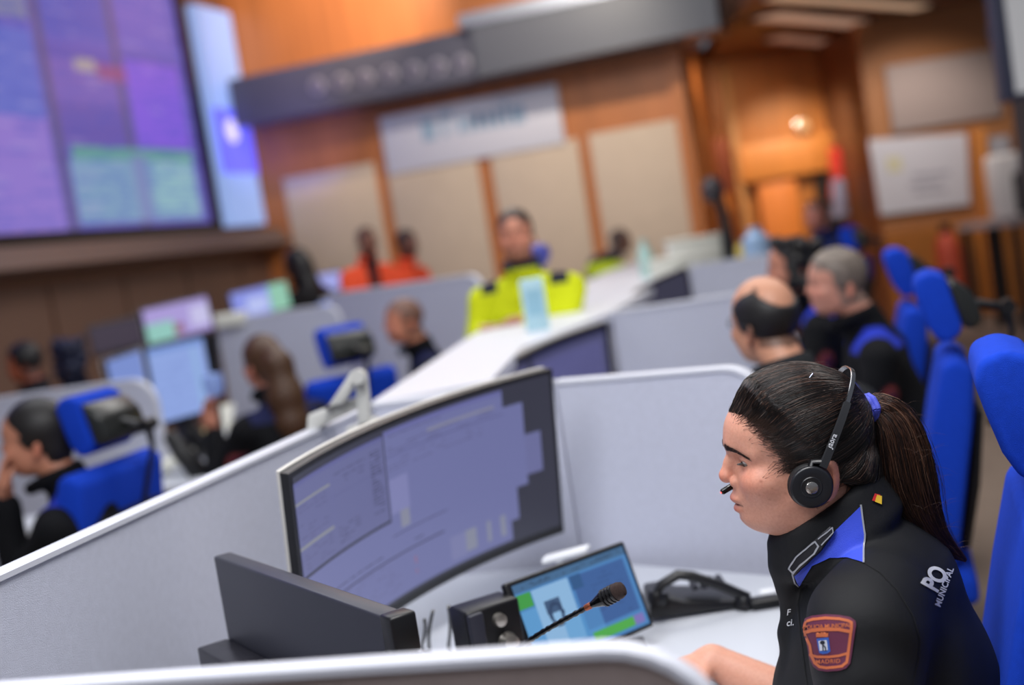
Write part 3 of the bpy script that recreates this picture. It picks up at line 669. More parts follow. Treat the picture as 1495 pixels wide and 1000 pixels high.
# gooseneck microphone
mh = atY(915, 856, 1.84); mn = atY(858, 886, 1.87); m1 = atY(800, 918, 1.90); m2 = atY(742, 952, 1.93); m3 = atY(722, 1010, 1.96); base = V((m3.x, m3.y+.01, .75))
t = thing('gooseneck_microphone', 'black gooseneck microphone on a desk base in front of the touch-screen console', 'microphone', base); o = base
pts = [m2-o, m1-o]
def bez(ps, n):
    out = []
    for i in range(n+1):
        q = [V(p) for p in ps]; tt = i/n
        while len(q) > 1: q = [q[j].lerp(q[j+1], tt) for j in range(len(q)-1)]
        out.append(q[0])
    return out
neck = bez([V((0, 0, .02)), V((0, -.005, .12)), m2-o-V((.03, 0, -.0)), m1-o+(m2-m1)*.3, mn-o], 70)
rs = [.0042+.0007*math.sin(i*2.6) for i in range(71)]
part('gooseneck', MB().tube(neck, rs, 10), M('glossy_black', ()), t, True)
dv = (mh-mn).normalized(); s0 = mn-o
part('collar', MB().lathe([(.0048, -.004), (.0052, 0), (.0052, .006), (.0045, .008)], s0, dv, 20), M('copper', (150, 84, 60), .35, .7), t, True)
part('capsule_body', MB().lathe([(.0045, .006), (.006, .012), (.0105, .026), (.0120, .030), (.0120, .052)], s0, dv, 24), M('glossy_black', ()), t, True)
prof = []
for i in range(4): z0 = .030+i*.0062; prof += [(.0112, z0), (.0136, z0+.0012), (.0136, z0+.0036), (.0112, z0+.0050)]
part('ribs', MB().lathe(prof, s0, dv, 24), BLACKP, t, True)
part('grille', MB().lathe([(.012, .050), (.0128, .053), (.0128, .060), (.0105, .066), (.006, .068), (.001, .0685)], s0, dv, 24), M('mic_mesh', (64, 48, 44), .5, .5, var=.5, vscale=900, bump=1, bscale=1500), t, True)
part('base', MB().box(-.06, .06, -.05, .06, 0, .022), BLACKP, t, bevel=.006)
# desk phone console
pc = atY(1040, 893, 2.52)
t = thing('desk_phone', 'black desk phone console with arched handset rest right of the touch-screen console', 'phone', (pc.x, pc.y, .75)); o = t.location.copy(); D = 2.52
def pp(x, y, d=D): return atY(x, y, d)-o
base_poly = [pp(948, 905), pp(950, 876), pp(972, 872), pp(1000, 879), pp(1088, 878), pp(1094, 906)]
for q in base_poly: q.z = max(q.z, .003)
part('base', MB().prism(base_poly, (0, .13, 0)), BLACKP, t, bevel=.005)
arc = [pp(950, 878), pp(966, 853), pp(990, 839), pp(1010, 841), pp(1050, 854), pp(1093, 872)]
part('handset', MB().tube(arc, [.009, .012, .013, .013, .013, .012], 12, flat=.8), BLACKP, t, True)
part('earpiece', MB().lathe([(.001, -.012), (.02, -.012), (.023, 0), (.02, .012), (.001, .012)], pp(960, 873), (.3, .2, 1), 20), BLACKP, t, True)
part('mouthpiece', MB().lathe([(.001, -.012), (.02, -.012), (.023, 0), (.02, .012), (.001, .012)], pp(1088, 880), (.3, .2, 1), 20), BLACKP, t, True)
part('roller', MB().lathe([(.001, -.03), (.009, -.03), (.011, -.01), (.011, .01), (.009, .03), (.001, .03)], pp(1097, 903)+V((0, -.01, .004)), (1, .2, 0), 16), M('glossy_black', ()), t, True)
kp = MB()
for i in range(4):
    for j in range(3): kp.box(.0+i*.018-.03, .012+i*.018-.03, .02+j*.02, .034+j*.02, .048, .058)
part('keypad', kp, CHARC, t)
# accessory cluster and coiled cord right of phone
t = thing('coiled_cable', 'black coiled cable and plug lying right of the desk phone', 'cable', pp(1118, 888)+o); o2 = t.location.copy(); t.location.z = .75; o2 = t.location.copy()
hel = []
for i in range(150):
    f = i/149; c = (atY(1098, 886, 2.5)).lerp(atY(1142, 876, 2.5), f)-o2; aa = f*2*PI*12; rr_ = .0085
    hel.append(V((c.x, c.y+rr_*math.cos(aa), max(c.z, .012)+rr_*math.sin(aa))))
part('coil', MB().tube(hel, .0028, 6), BLACKP, t, True)
part('plug', MB().box(-.03, .03, -.012, .012, 0, .02), BLACKP, t, bevel=.004)
q = atY(1121, 866, 2.58); t = thing('white_adapter', 'small white adapter behind the coiled cable beside the phone', 'adapter', (q.x, q.y, .75))
part('casing', MB().box(-.016, .016, -.01, .01, 0, q.z-.75+.008), M('bright_white', ()), t, bevel=.003)
# cables on desk below the big monitor
random.seed(5)
for i, (x0, y0, x1, y1) in enumerate([(620, 905, 600, 945), (632, 892, 628, 950), (655, 885, 640, 950), (668, 885, 690, 950)]):
    a = atY(x0, y0, 2.3); b = atZ(x1, y1, .757); c = V(((a.x+b.x)/2+.02*(-1)**i, (a.y+b.y)/2, .80))
    oo = V((b.x, b.y, .755)); t = thing('black_cable', ['black cable hanging nearest the flat monitor corner', 'black cable dropping straight down below the big curved monitor', 'black cable looping beside the control box', 'black cable curling at the foot of the control box'][i], 'cable', oo)
    part('wire', MB().tube([p-oo for p in bez([a, c, b, b+V((.03, -.06, 0)), b+V((.08*(-1)**i, -.12, .0))], 20)], .0035, 6), BLACKP, t, True)
# clamp lamp on the back divider
D = 2.9
t = thing('clamp_lamp', 'pale grey folding clamp lamp on top of the long back divider', 'lamp', atY(500, 640, D)); o = t.location.copy()
pq = lambda x, y, d=D: atY(x, y, d)-o
LG = M('lamp_grey', (196, 196, 192), .4)
part('lamp_head', MB().slab(pq(449, 606), pq(520, 581, D+.03), pq(520, 598, D+.03), pq(447, 634), (.01, .05, 0)), LG, t, bevel=.003)
part('arm', MB().slab(pq(478, 594), pq(512, 543), pq(530, 541), pq(500, 590), (.005, .03, 0)), LG, t, bevel=.003)
part('post', MB().slab(pq(517, 545), pq(533, 545), pq(543, 640), pq(524, 640), (.004, .03, 0)), LG, t, bevel=.003)
part('hinge', MB().lathe([(.001, -.03), (.016, -.03), (.016, .01), (.001, .01)], pq(524, 549), (0, 1, 0), 20), LG, t, True)
part('screw', MB().lathe([(.001, -.012), (.006, -.012), (.006, .01)], pq(480, 595), (0, 1, 0), 12), SILV, t, True)
part('clamp', MB().slab(pq(505, 625), pq(548, 610), pq(548, 650), pq(505, 665), (.005, .05, 0)), LG, t, bevel=.003)

# ------------------------------------------------------------------ chairs
BLUE = M('blue_upholstery', (20, 66, 196), .9, var=.06, vscale=90, bump=.7, bscale=1100, spec=.2)
def smooth_prism(name, prof, y0, y1, mat, t, r=.03, T=None, seg=4, bulge=0):
    """closed profile (x,z) extruded along y with rounded edges"""
    mb = MB().prism([(x, y0, z) for x, z in prof], (0, y1-y0, 0))
    if T: mb.xf(T)
    return part(name, mb, mat, t, smooth=True, bevel=r, seg=seg)
SHELL = M('chair_shell', (34, 36, 35), .30)
def make_chair(label, group=None):
    t = thing('office_chair', label, 'chair', (0, 0, 0), 0, group)
    smooth_prism('seat', [(-.24, .42), (.24, .42), (.27, .46), (.24, .505), (-.2, .515), (-.24, .50)], -.25, .25, BLUE, t, .03)
    smooth_prism('backrest', [(x+.055, z) for x, z in [(-.13, .52), (-.185, .72), (-.235, .92), (-.275, 1.06), (-.315, 1.075), (-.357, 1.04), (-.335, .9), (-.29, .7), (-.25, .52)]], -.235, .235, BLUE, t, .032)
    smooth_prism('headrest', [(x+.06, z) for x, z in [(-.282, 1.112), (-.262, 1.15), (-.246, 1.21), (-.236, 1.255), (-.246, 1.285), (-.283, 1.296), (-.322, 1.28), (-.350, 1.14), (-.335, 1.115), (-.308, 1.104)]], -.118, .118, BLUE, t, .024)
    ob = smooth_prism('headrest_shell', [(x+.06, z) for x, z in [(-.3515, 1.135), (-.3205, 1.268), (-.345, 1.262), (-.388, 1.22), (-.402, 1.155), (-.385, 1.13)]], -.112, .112, SHELL, t, .014, seg=3)
    mb = MB(); mb.tube([(-.33, 0, 1.19), (-.415, 0, 1.165), (-.418, 0, 1.10), (-.36, 0, .95), (-.33, 0, .85)], [.018, .02, .011, .011, .012], 10, flat=.7)
    mb.lathe([(.001, -.03), (.02, -.03), (.02, .03), (.001, .03)], (-.415, 0, 1.17), (0, 1, 0), 16)
    part('headrest_arm', mb, BLACKP, t, True)
    smooth_prism('back_shell', [(x+.055, z) for x, z in [(-.265, .55), (-.308, .75), (-.345, .92), (-.368, .92), (-.335, .72), (-.29, .55)]], -.16, .16, BLACKP, t, .008, seg=2)
    part('seat_pan', MB().box(-.2, .2, -.2, .2, .385, .425), BLACKP, t, bevel=.01)
    part('gas_column', MB().lathe([(.001, .08), (.03, .08), (.03, .25), (.02, .25), (.02, .39), (.001, .39)], n=16), SILV, t, True)
    for s in (-1, 1):
        mb = MB().tube([(-.05, s*.22, .41), (-.05, s*.29, .44), (-.05, s*.29, .64)], .014, 8); mb.box(-.17, .1, s*.29-.04, s*.29+.04, .64, .665)
        part('armrest', mb, BLACKP, t, bevel=0)
    for k in range(5):
        a = 2*PI*k/5; c, s = math.cos(a), math.sin(a)
        b = part('base_arm', MB().tube([(0.02*c, .02*s, .1), (.30*c, .30*s, .075)], [.024, .014], 8), BLACKP, t, True)
        cs = MB().lathe([(.001, -.022), (.025, -.022), (.027, 0), (.025, .022), (.001, .022)], (.30*c, .30*s, .029), (-s, c, 0), 14)
        part('caster', cs, BLACKP, b, True)
    return t
HR = (-.26, 1.2)
def chair_at(px, py, d, yaw, label, src=None, dx=0, dz=0):
    q = atY(px, py, d); c, s = math.cos(yaw), math.sin(yaw); loc = V((q.x-HR[0]*c, q.y-HR[0]*s, 0))
    if src is None: t = make_chair(label, 'blue office chairs with headrests'); t.location = loc; t.rotation_euler = (0, 0, yaw); return t
    return dup(src, loc, yaw, label)
R_ = math.radians
c1 = chair_at(1514, 610, 1.86, R_(162), 'blue office chair at the right edge, behind the headset woman')
chair_at(1383, 449, 3.5, R_(163), 'blue office chair with raised headrest just beyond the headset woman', c1)
chair_at(1326, 407, 5.0, R_(166), 'blue office chair behind the grey-haired man', c1)
chair_at(148, 597, 4.0, R_(163), 'blue office chair at lower left, behind the woman touching her face', c1)
chair_at(502, 484, 5.9, R_(128), 'blue office chair seen from behind in the middle, left of the clamp lamp', c1)
chair_at(1246, 322, 8.8, R_(150), 'blue office chair furthest right, beside the person in navy', c1)

# ------------------------------------------------------------------ left row
divider('grey divider with rounded corner behind the woman touching her face', xy(atZ(-60, 588, 1.2)), xy(atZ(222, 549, 1.2)), r1=.12, group=None)
def fdiv(label, x0, y0, dA, x1, y1, dB, r1=.1, fab=None, r0=0):
    a = atY(x0, y0, dA); b = atY(x1, y1, dB); z = (a.z+b.z)/2
    return divider(label, xy(a), xy(b), zt=z, r1=r1, group=None, fab=fab, r0=r0)
fdiv('grey divider behind the brown-ponytail woman', 318, 474, 8.2, 492, 436, 7.9, .1)
fdiv('grey divider behind the man with short grey hair at centre', 482, 434, 8.6, 700, 392, 7.6, .1)
fdiv('far grey divider below the orange jackets', 470, 436, 9.8, 600, 416, 9.6, .08)
desk('white desk of the woman touching her face', [(-2.9, 3.5), (-2.1, 3.4), (-1.95, 5.2), (-2.5, 5.3)], group=None)
desk('white desk with papers in front of the brown-ponytail woman', [(-1.85, 5.5), (-1.28, 5.4), (-1.35, 7.4), (-2.2, 7.5)])
desk('white desk under the small pale lilac monitor at the back', [(-2.3, 10.3), (-1.2, 10.2), (-1.2, 11.0), (-2.4, 11.1)])
desk('white desk in front of the orange jackets', [(-1.5, 8.6), (-1.1, 8.4), (-.9, 9.4), (-1.3, 9.5)])
def screen_flat(label, pts, dA, dB, base, paint=None, emit=.9, stand=True, matname='screen_glow', hfix=None, flip=False):
    A = atY(*pts[0], dA); B = atY(*pts[1], dB); C2 = atY(*pts[2], dB); h = hfix or (B-C2).length
    g = ui_canvas(90, 60, base)
    if paint: paint(g)
    return monitor('desk_monitor', label, A, B, h, g, sag=.002, emit=emit, matname=matname, sub=2, zdesk=.75)
def p1(g): fill(g, 0, 1, 0, .08, (120, 150, 215)); fill(g, .75, .83, .1, 1, (150, 185, 230)); lines(g, .05, .7, .2, .9, .06, (130, 150, 215), .6, .6, .1)
brm = screen_flat('bright pale blue monitor left of the brown-ponytail woman', [(210, 508), (297, 489), (306, 602)], 6.0, 6.3, (148, 172, 232), p1, matname='screen_bright')
part('side_shell', MB().slab(*[atY(x, y, d) for x, y, d in ((299, 489, 6.42), (316, 486, 6.5), (322, 570, 6.5), (304, 592, 6.42))], (.0, .05, 0)), BLACKP).parent = None
sh = bpy.data.objects['side_shell']; sh.parent = brm
for v_ in sh.data.vertices: v_.co -= brm.location
screen_flat('dim blue monitor partly behind the rounded grey divider at left', [(152, 526), (212, 506), (216, 560)], 6.6, 6.9, (124, 146, 212), None, hfix=.30, matname='screen_bright')
def p2(g): fill(g, 0, .42, .45, 1, (150, 205, 195)); fill(g, .42, .55, .6, .9, (150, 100, 110)); fill(g, .7, 1, .2, .8, (205, 200, 240))
screen_flat('violet and mint monitor between the left row and the video wall', [(204, 452), (302, 430), (310, 484)], 7.9, 8.3, (176, 160, 222), p2, matname='screen_bright')
screen_flat('dim mauve-grey monitor left of the violet and mint one', [(126, 478), (203, 460), (208, 505)], 7.9, 8.0, (92, 78, 98), None, emit=.5, matname='screen_dim')  # a dim glow carries the grey of this screen
def p3(g): fill(g, .66, 1, 0, 1, (150, 205, 180)); fill(g, .25, .62, .3, .9, (190, 200, 250))
screen_flat('blue, white and green monitor near the dark figure at the back left', [(333, 428), (418, 408), (424, 452)], 9.2, 9.5, (142, 152, 236), p3, matname='screen_bright')
screen_flat('small pale lilac monitor beside the left orange jacket', [(446, 402), (498, 394), (502, 425)], 10.4, 10.6, (170, 175, 240), None, matname='screen_bright')
# glowing strip added for the blue light lying on the divider top
a = atY(385, 470, 8.8); b = atY(482, 440, 8.8)
o = part('blue_light_strip', MB().slab(a, b, atY(484, 450, 8.6), atY(388, 484, 8.6), (0, .05, 0)), M('blue_strip_glow', (84, 120, 210), .4, emit=.6)); tag(o, 'thin glowing strip painting blue light on top of the middle grey divider', 'monitor')

def item(name, label, cat, px, py, d, fn, rz=0):
    q = atY(px, py, d); t = thing(name, label, cat, q, rz); fn(t); return t
def paper(w, dep, mat, rz=0):
    def f(t): part('sheet', MB().box(-w/2, w/2, -dep/2, dep/2, 0, .012), mat, t)
    return f
PAP = M('paper_white', (226, 226, 214), .8); PAPY = M('paper_cream', (222, 200, 150), .8)
q = atZ(330, 602, .76); item('document_stack', 'pile of white papers on the desk beside the brown-ponytail woman', 'papers', 322, 612, 7.3, lambda t: (part('sheets', MB().slab((-.09, -.05, -.06), (.05, -.05, -.06), (.07, .1, .07), (-.07, .1, .07), (0, 0, -.02)), PAP, t), part('cover', MB().slab((-.10, -.10, -.10), (-.03, -.10, -.12), (-.03, -.08, -.04), (-.10, -.08, -.03), (0, 0, -.01)), PAPY, t)))
def cup(t): part('bowl', MB().lathe([(.001, -.05), (.035, -.05), (.05, 0), (.045, .05), (.001, .055)], n=20), M('pale_blue_plastic', (150, 176, 236), .4), t, True); part('foot', MB().lathe([(.012, -.05), (.012, -.34), (.05, -.35)], n=14), BLACKP, t, True)
item('desk_lamp', 'pale blue round lamp head between the bright monitor and the ponytail woman', 'lamp', 312, 562, 6.0, cup)
def phone_blob(t):
    part('handset', MB().tube([(-.1, 0, .1), (-.05, -.03, .02), (.02, 0, -.12), (.08, .02, -.2)], [.03, .045, .05, .03], 10), BLACKP, t, True); part('cradle', MB().box(-.14, .14, -.08, .1, -.26, -.14), BLACKP, t, bevel=.02)
item('desk_telephone', 'black telephone on the left desk below the bright pale blue monitor', 'phone', 282, 616, 6.3, phone_blob)
item('desk_telephone', 'black telephone lying lower, near the long back divider at left', 'phone', 285, 662, 5.6, phone_blob)
item('paper_note', 'cream paper slip on the left desk edge beside the divider corner', 'paper', 258, 668, 5.75, lambda t: part('sheet', MB().slab((-.1, -.05, -.03), (.06, -.05, 0), (.06, .1, .02), (-.1, .1, -.01), (0, 0, -.03)), PAP, t))
item('white_card', 'white pile of paper right of the violet and mint monitor', 'papers', 336, 466, 8.12, lambda t: part('sheets', MB().box(-.09, .09, -.05, .1, -.04, .04), PAP, t, bevel=.005)).name = 'paper_pile'
# things on the spine ledge
def ledge_item(name, label, cat, px, py, d, fn):
    q = atY(px, py, d); t = thing(name, label, cat, (q.x, q.y, 1.2)); fn(t, q.z-1.2); return t
def card(t, z):
    h = .20; part('carton', MB().box(-.045, .045, -.03, .03, 0, h), M('pale_blue_card', (180, 216, 226), .5), t, bevel=.004); part('print', MB().box(-.03, .03, -.032, -.03, .06, .16), M('card_print', (150, 196, 214), .5), t)
ledge_item('paper_carton', 'pale blue upright carton on the white ledge in front of the yellow jacket', 'carton', 788, 494, 4.9, card)
def bottle(col, h, r):
    def f(t, z):
        part('bottle_body', MB().lathe([(.001, 0), (r, 0), (r, h*.68), (r*.45, h*.85), (r*.4, h*.93), (.001, h*.93)], n=20), M('bottle%d' % col[0], col, .3), t, True)
        part('cap', MB().lathe([(.001, h*.93), (r*.5, h*.93), (r*.5, h), (.001, h)], n=16), M('bottle%d' % col[0], ()), t, True)
    return f
ledge_item('water_bottle', 'pale mint bottle on the white ledge left of the third divider', 'bottle', 946, 402, 8.0, bottle((172, 206, 198), .24, .045))
ledge_item('water_jug', 'light blue round jug on the ledge beyond the third divider', 'jug', 1105, 362, 8.2, bottle((168, 200, 236), .2, .085))
def boxes(w, h): return lambda t, z: (part('carton', MB().box(-w/2, w/2, -.12, .12, 0, h), PAP, t, bevel=.006), part('lid', MB().box(-w/2-.01, w/2+.01, -.13, .13, h, h+.02), PAP, t, bevel=.004))
ledge_item('storage_box', 'white storage box on the far end of the ledge, left of the dark stand', 'box', 1018, 368, 8.6, boxes(.38, .17))
ledge_item('storage_box', 'lower white box on the ledge just right of the mint bottle', 'box', 975, 392, 8.0, boxes(.24, .08))
def stand(t, z):
    part('stem', MB().tube([(0, 0, 0), (.0, 0, .30), (-.04, 0, .48)], [.05, .035, .03], 10), BLACKP, t, True)
    part('lamp_shade', MB().lathe([(.03, 0), (.06, .02), (.075, .1), (.04, .16), (.001, .17)], (-.05, 0, .40), n=16), M('dark_grey_shade', (60, 54, 58), .5), t, True)
    part('foot', MB().box(-.05, .05, -.04, .04, 0, .06), BLACKP, t, bevel=.01)
ledge_item('black_stand', 'slim dark stand on the ledge in front of the far wood wall', 'stand', 1064, 362, 8.4, stand)
ledge_item('yellow_marker', 'small yellow tub left of the light blue round jug', 'tub', 1080, 358, 8.3, bottle((222, 196, 96), .12, .03)).name = 'yellow_tub'

def round_blue_object(t, z):  # unidentified round blue object, given a lamp's stem, head and foot
    part('stem', MB().tube([(0, 0, 0), (0, 0, z-.05)], .012, 8), BLACKP, t, True)
    part('lamp_head', MB().lathe([(.001, -.06), (.035, -.05), (.06, 0), (.05, .04), (.001, .06)], (0, 0, z), n=20), M('violet_blue', (76, 80, 176), .5), t, True)
    part('foot', MB().lathe([(.001, 0), (.06, 0), (.06, .012), (.001, .014)], n=20), BLACKP, t, True)
ledge_item('round_blue_object', 'round blue object of unknown kind on a stem right behind the yellow jacket shoulder', 'lamp', 787, 372, 6.4, round_blue_object)
# ------------------------------------------------------------------ people
SKIN = MA('skin', .48, sss=.12, bump=.12, bscale=700)
SKINF = MA('skin_plain', .5)
CLO = MA('cloth_colours', .85, bump=.3, bscale=900, spec=.2)
HAIRM = MA('hair_colours', .5, bump=.6, bscale=260)
EYEW = M('eye_white', (206, 196, 190), .2); IRIS = M('iris_brown', (46, 28, 20), .15)
def C(*rgb): return np.array(lin(rgb))
def head(F, fine=False, female=True, jaw=1.0, R=None):
    """head about the ear-canal midpoint, x forward, y left, z up"""
    F.ell((.030, 0, .075), (.098, .075, .088), .01)
    F.ell((.060, 0, .005), (.066, .060, .070), .02)
    F.ell((.088, 0, -.034), (.0375, .030*jaw, .0205), .014)
    for s in (-1, 1):
        F.ell((.045, s*.033*jaw, -.012), (.055, .028, .040), .02)
        F.ell((.087, s*.040, .018), (.030, .026, .024), .018)
    F.ell((.056, 0, -.040), (.054, .044*jaw, .024), .016)
    F.cap((.118, -.014, .069), (.118, .014, .069), .0085, k=.014)
    for s in (-1, 1): F.cap((.117, s*.014, .068), (.094, s*.047, .060), .0085, k=.014)
    for s in (-1, 1): F.ell((.127, s*.032, .049), (.016, .019, .013), .012, 's')
    F.chain([(.117, 0, .062), (.1268, 0, .045), (.1345, 0, .028)], [.0080, .0082, .0105], .007)
    F.ell((.1345, 0, .0245), (.0105, .011, .009), .005)
    for s in (-1, 1):
        F.ell((.1215, s*.0135, .0165), (.0115, .0078, .0088), .004)
        F.ell((.1275, s*.0068, .0095), (.0055, .0035, .004), .002, 's')
    # muzzle and lips
    F.ell((.110, 0, -.008), (.018, .026, .020), .012)
    F.ell((.1225, 0, -.0080), (.0122, .022, .0078), .004)
    F.ell((.1205, 0, -.0242), (.0110, .019, .0070), .0035)
    F.ell((.133, 0, -.0166), (.014, .024, .0011), .003, 's')
    F.ell((.133, 0, -.0350), (.0095, .018, .0042), .005, 's')
    # lids
    for s in (-1, 1):
        F.ell((.1005, s*.0315, .048), (.0148, .0160, .0142), .004)
        F.ell((.1172, s*.0335, .0462), (.0120, .0175, .0046), .0015, 's')
    # ears
    for s in (-1, 1):
        R1 = Matrix.Rotation(math.radians(s*22), 3, 'Z') @ Matrix.Rotation(math.radians(-14), 3, 'Y')
        F.ell((.002, s*.080, .016), (.0165, .0075, .031), .004, R=R1)
        F.ell((.007, s*.088, .018), (.009, .006, .020), .004, 's', R=R1)
        F.ell((.008, s*.078, .008), (.006, .006, .008), .003)
def head_colors(P, base, lips=1, brow=None, stubble=0, face_s=1.0):
    c = np.tile(base, (len(P), 1)); x, y, z = P[:, 0], P[:, 1], P[:, 2]
    def g(cx, cy, cz, r, col, a, both=True):
        nonlocal c
        for s in ((1, -1) if both and cy else (1,)):
            d = ((x-cx)**2+(y-s*cy)**2+(z-cz)**2)/(r*r); w = (a*np.exp(-d))[:, None]; c = c*(1-w)+np.array(col)*w
    red = base*np.array([1.02, .62, .55])
    g(.105, .045, .022, .024, red, .42); g(.140, 0, .024, .016, red*.95, .6); g(.0, .08, .016, .03, red, .5)
    g(.112, .030, .055, .013, base*np.array([.72, .62, .60]), .55); g(.109, .032, .038, .010, base*np.array([.75, .66, .64]), .5)
    w = np.exp(-((z+.0080)/.0056)**2-(y/.019)**4)*(x > .118)*.75*lips; c = c*(1-w[:, None])+(base*np.array([.72, .38, .36]))*w[:, None]
    w = np.exp(-((z+.0242)/.0058)**2-(y/.018)**4)*(x > .114)*.8*lips; c = c*(1-w[:, None])+(base*np.array([.76, .40, .38]))*w[:, None]
    w = np.exp(-((z+.0166)/.0016)**2)*(np.abs(y) < .024)*(x > .108)*.8; c = c*(1-w[:, None])+(base*.25)*w[:, None]
    if brow is not None:
        t = np.clip((np.abs(y)-.010)/.038, 0, 1); zc = .070+.004*np.sin(t*2.6)-.012*t
        w = np.exp(-((z-zc)/(.0042-.0018*t))**2)*(np.abs(y) > .008)*(np.abs(y) < .05)*(x > .07)*.85; c = c*(1-w[:, None])+np.array(brow)*w[:, None]
    if stubble:
        w = (1/(1+np.exp((z-.0)/.006)))*(x > .02)*stubble; c = c*(1-w[:, None])+(base*.45)*w[:, None]
    return c
def hand(F, W, d, n, s=1.0, curl=.5, side=1, k=.006):
    """wrist W, pointing d, palm normal n (palm faces n); side=+1 thumb toward d x n"""
    W = V(W); d = V(d).normalized(); n = V(n); n = (n-d*n.dot(d)).normalized(); l = d.cross(n)*side
    F.cap(W, W+d*.05*s, .024*s, .026*s, k=.012); F.cap(W+d*.045*s+l*.018*s, W+d*.085*s+l*.026*s, .015*s, .012*s, k=.01); F.cap(W+d*.045*s-l*.018*s, W+d*.08*s-l*.026*s, .015*s, .012*s, k=.01)
    for i, (o, ln) in enumerate([(.030, .070), (.010, .078), (-.010, .073), (-.029, .058)]):
        p = W+d*(.088-.004*abs(i-1.2))*s+l*o*s; q = d.copy(); pts = [p-d*.01*s]
        for j in range(3):
            ang = curl*(.55+.35*j)*1.0; q = (q*math.cos(ang*.8)+n*math.sin(ang*.8)).normalized(); n2 = n
            p = p+q*ln*s*(.45, .31, .24)[j]; pts.append(p.copy())
        F.chain(pts, [.0095*s, .0088*s, .008*s, .0072*s], k=.003)
    t0 = W+d*.022*s+l*.022*s; t1 = t0+(d*.6+l*.75+n*.25).normalized()*.04*s; t2 = t1+(d*.85+l*.25+n*.4).normalized()*.033*s; t3 = t2+(d*.8+n*.5).normalized()*.024*s
    F.chain([t0, t1, t2, t3], [.016*s, .012*s, .0105*s, .009*s], k=.006)
def person(label, px, py, d, yaw, skin, hair, hairkind, top, pose='sit', hands=None, legs=(24, 26, 38), h=.0085, jaw=1.0, lean=0, wide=1.0, head_yaw=0, scale=1.0, stubble=0, extra=None, handcurl=.6, bare=False, group=None):
    Pw = atY(px, py, d); t = thing('person', label, 'person', (Pw.x, Pw.y, 0), yaw, group); zh = Pw.z-.05*scale
    cx = -.04-.10*lean
    sh = [(-.05+.0*lean, s*.185*wide, -.225) for s in (-1, 1)]
    chest = (-.05-.05*lean, 0, -.33); pel = (-.12-.22*lean, 0, -.66)
    if pose == 'stand': pel = (-.06, 0, -.68)
    if hands is None: hands = [((.28, s*.16, -.44), (.6, -s*.5, -.05), (0, 0, -1)) for s in (-1, 1)]
    el = []
    for s, sj, hd in zip((-1, 1), sh, hands):
        W = V(hd[0]); S = V(sj); mid = (W+S)/2; dist = (W-S).length; L = .30; off = math.sqrt(max(L*L-(dist/2)**2, .0004))
        ax = (W-S).normalized(); dn = V((-.45, s*.35, -1)); dn = (dn-ax*dn.dot(ax)).normalized(); el.append(mid+dn*off*.9)
    floor = -zh/scale
    lo = [-.5, -.42*wide, floor-.0]; hi = [.62, .42*wide, .20]
    def limbs(F, g=0., kind='all'):
        a = g
        if kind in ('all', 'top'):
            F.ell((chest[0], 0, chest[2]), (.112+a, .165*wide+a, .18+a), .03)
            F.ell(((chest[0]+pel[0])/2, 0, (chest[2]+pel[2])/2-.03), (.11+a, .15*wide+a, .20+a), .05)
            F.cap((-.045, -.13*wide, -.205), (-.045, .13*wide, -.205), .055+a, k=.05)
            F.cap((cx+.03, 0, -.12), (cx+.01, 0, -.20), .056+a*.6, .085+a, k=.045)
            if kind == 'top': F.chain([(.012+.066*math.cos(q)-.02*lean, .066*math.sin(q), -.082-.024*math.cos(q)) for q in np.linspace(0, 2*PI, 13)], [.014]*13, .03)
            for s, sj, e, hd in zip((-1, 1), sh, el, hands):
                F.cap(sj, e, .057+a, .045+a, k=.04)
                W = V(hd[0]); q = e.lerp(W, 1.0 if kind == 'all' else (.93 if not bare else .25)); F.cap(e, q, .045+a, .032+a if kind == 'all' else .036+a, k=.02)
        if kind in ('all', 'legs'):
            F.ell(pel, (.12+a, .165*wide+a, .11+a), .04)
            for s in (-1, 1):
                if pose == 'sit': hip = (pel[0]+.02, s*.09, pel[2]-.02); kn = (pel[0]+.43, s*.13, pel[2]-.03); an = (pel[0]+.44, s*.13, floor+.09)
                else: hip = (pel[0], s*.09, pel[2]); kn = (pel[0]+.02, s*.10, (pel[2]+floor)/2); an = (pel[0]-.02, s*.11, floor+.09)
                F.cap(hip, kn, .085+a, .06+a, k=.04); F.cap(kn, an, .058+a, .04+a, k=.03)
                if kind == 'all': F.ell((an[0]+.07, an[1], floor+.035), (.12, .042, .034), .02)
    Fb = Field.uni(lo, hi, h)
    head(Fb, jaw=jaw); Fb.cap((-.005, 0, -.03), (cx+.02, 0, -.16), .054, .058, k=.02)
    limbs(Fb, -.006)
    for s, hd in zip((-1, 1), hands): hand(Fb, *hd, s=1.0, curl=handcurl, side=-s if True else s)
    P, Fc = Fb.mesh()
    sk = C(*skin); cols = head_colors(P, sk, brow=C(*hair)*.8 if hairkind != 'none' else None, stubble=stubble)
    if hairkind in ('short', 'bald', 'crop'):
        x, y, z = P.T; d0 = np.abs(y) > .045
        if hairkind == 'bald': m = (x < .06+.4*(z-.03)) & (z > -.02) & ~(((x+.045)/.062)**2+(y/.056)**2+((z-.14)/.06)**2 < 1) & ~(x > .0+0*z) 
        else: m = ((z > .095) & (x < .115-.25*(z-.1)) | (x < .045+.2*(z-.03))) & (z > -.035-.0*x) & ~((np.abs(y) > .066) & (z < .045) & (x > -.025))
        cols[m] = cols[m]*.25+C(*hair)*.75
    f = scale; off = np.array([0, 0, zh])
    raw('body', P*f+off, Fc, SKINF, t, True, cols=cols)
    # clothing
    Ft = Field.uni([lo[0], lo[1], -.80], [hi[0], hi[1], -.04], h); limbs(Ft, .008, 'top')
    Ft.cap((-.005, 0, -.03), (cx+.02, 0, -.17), .062, .074, .03)
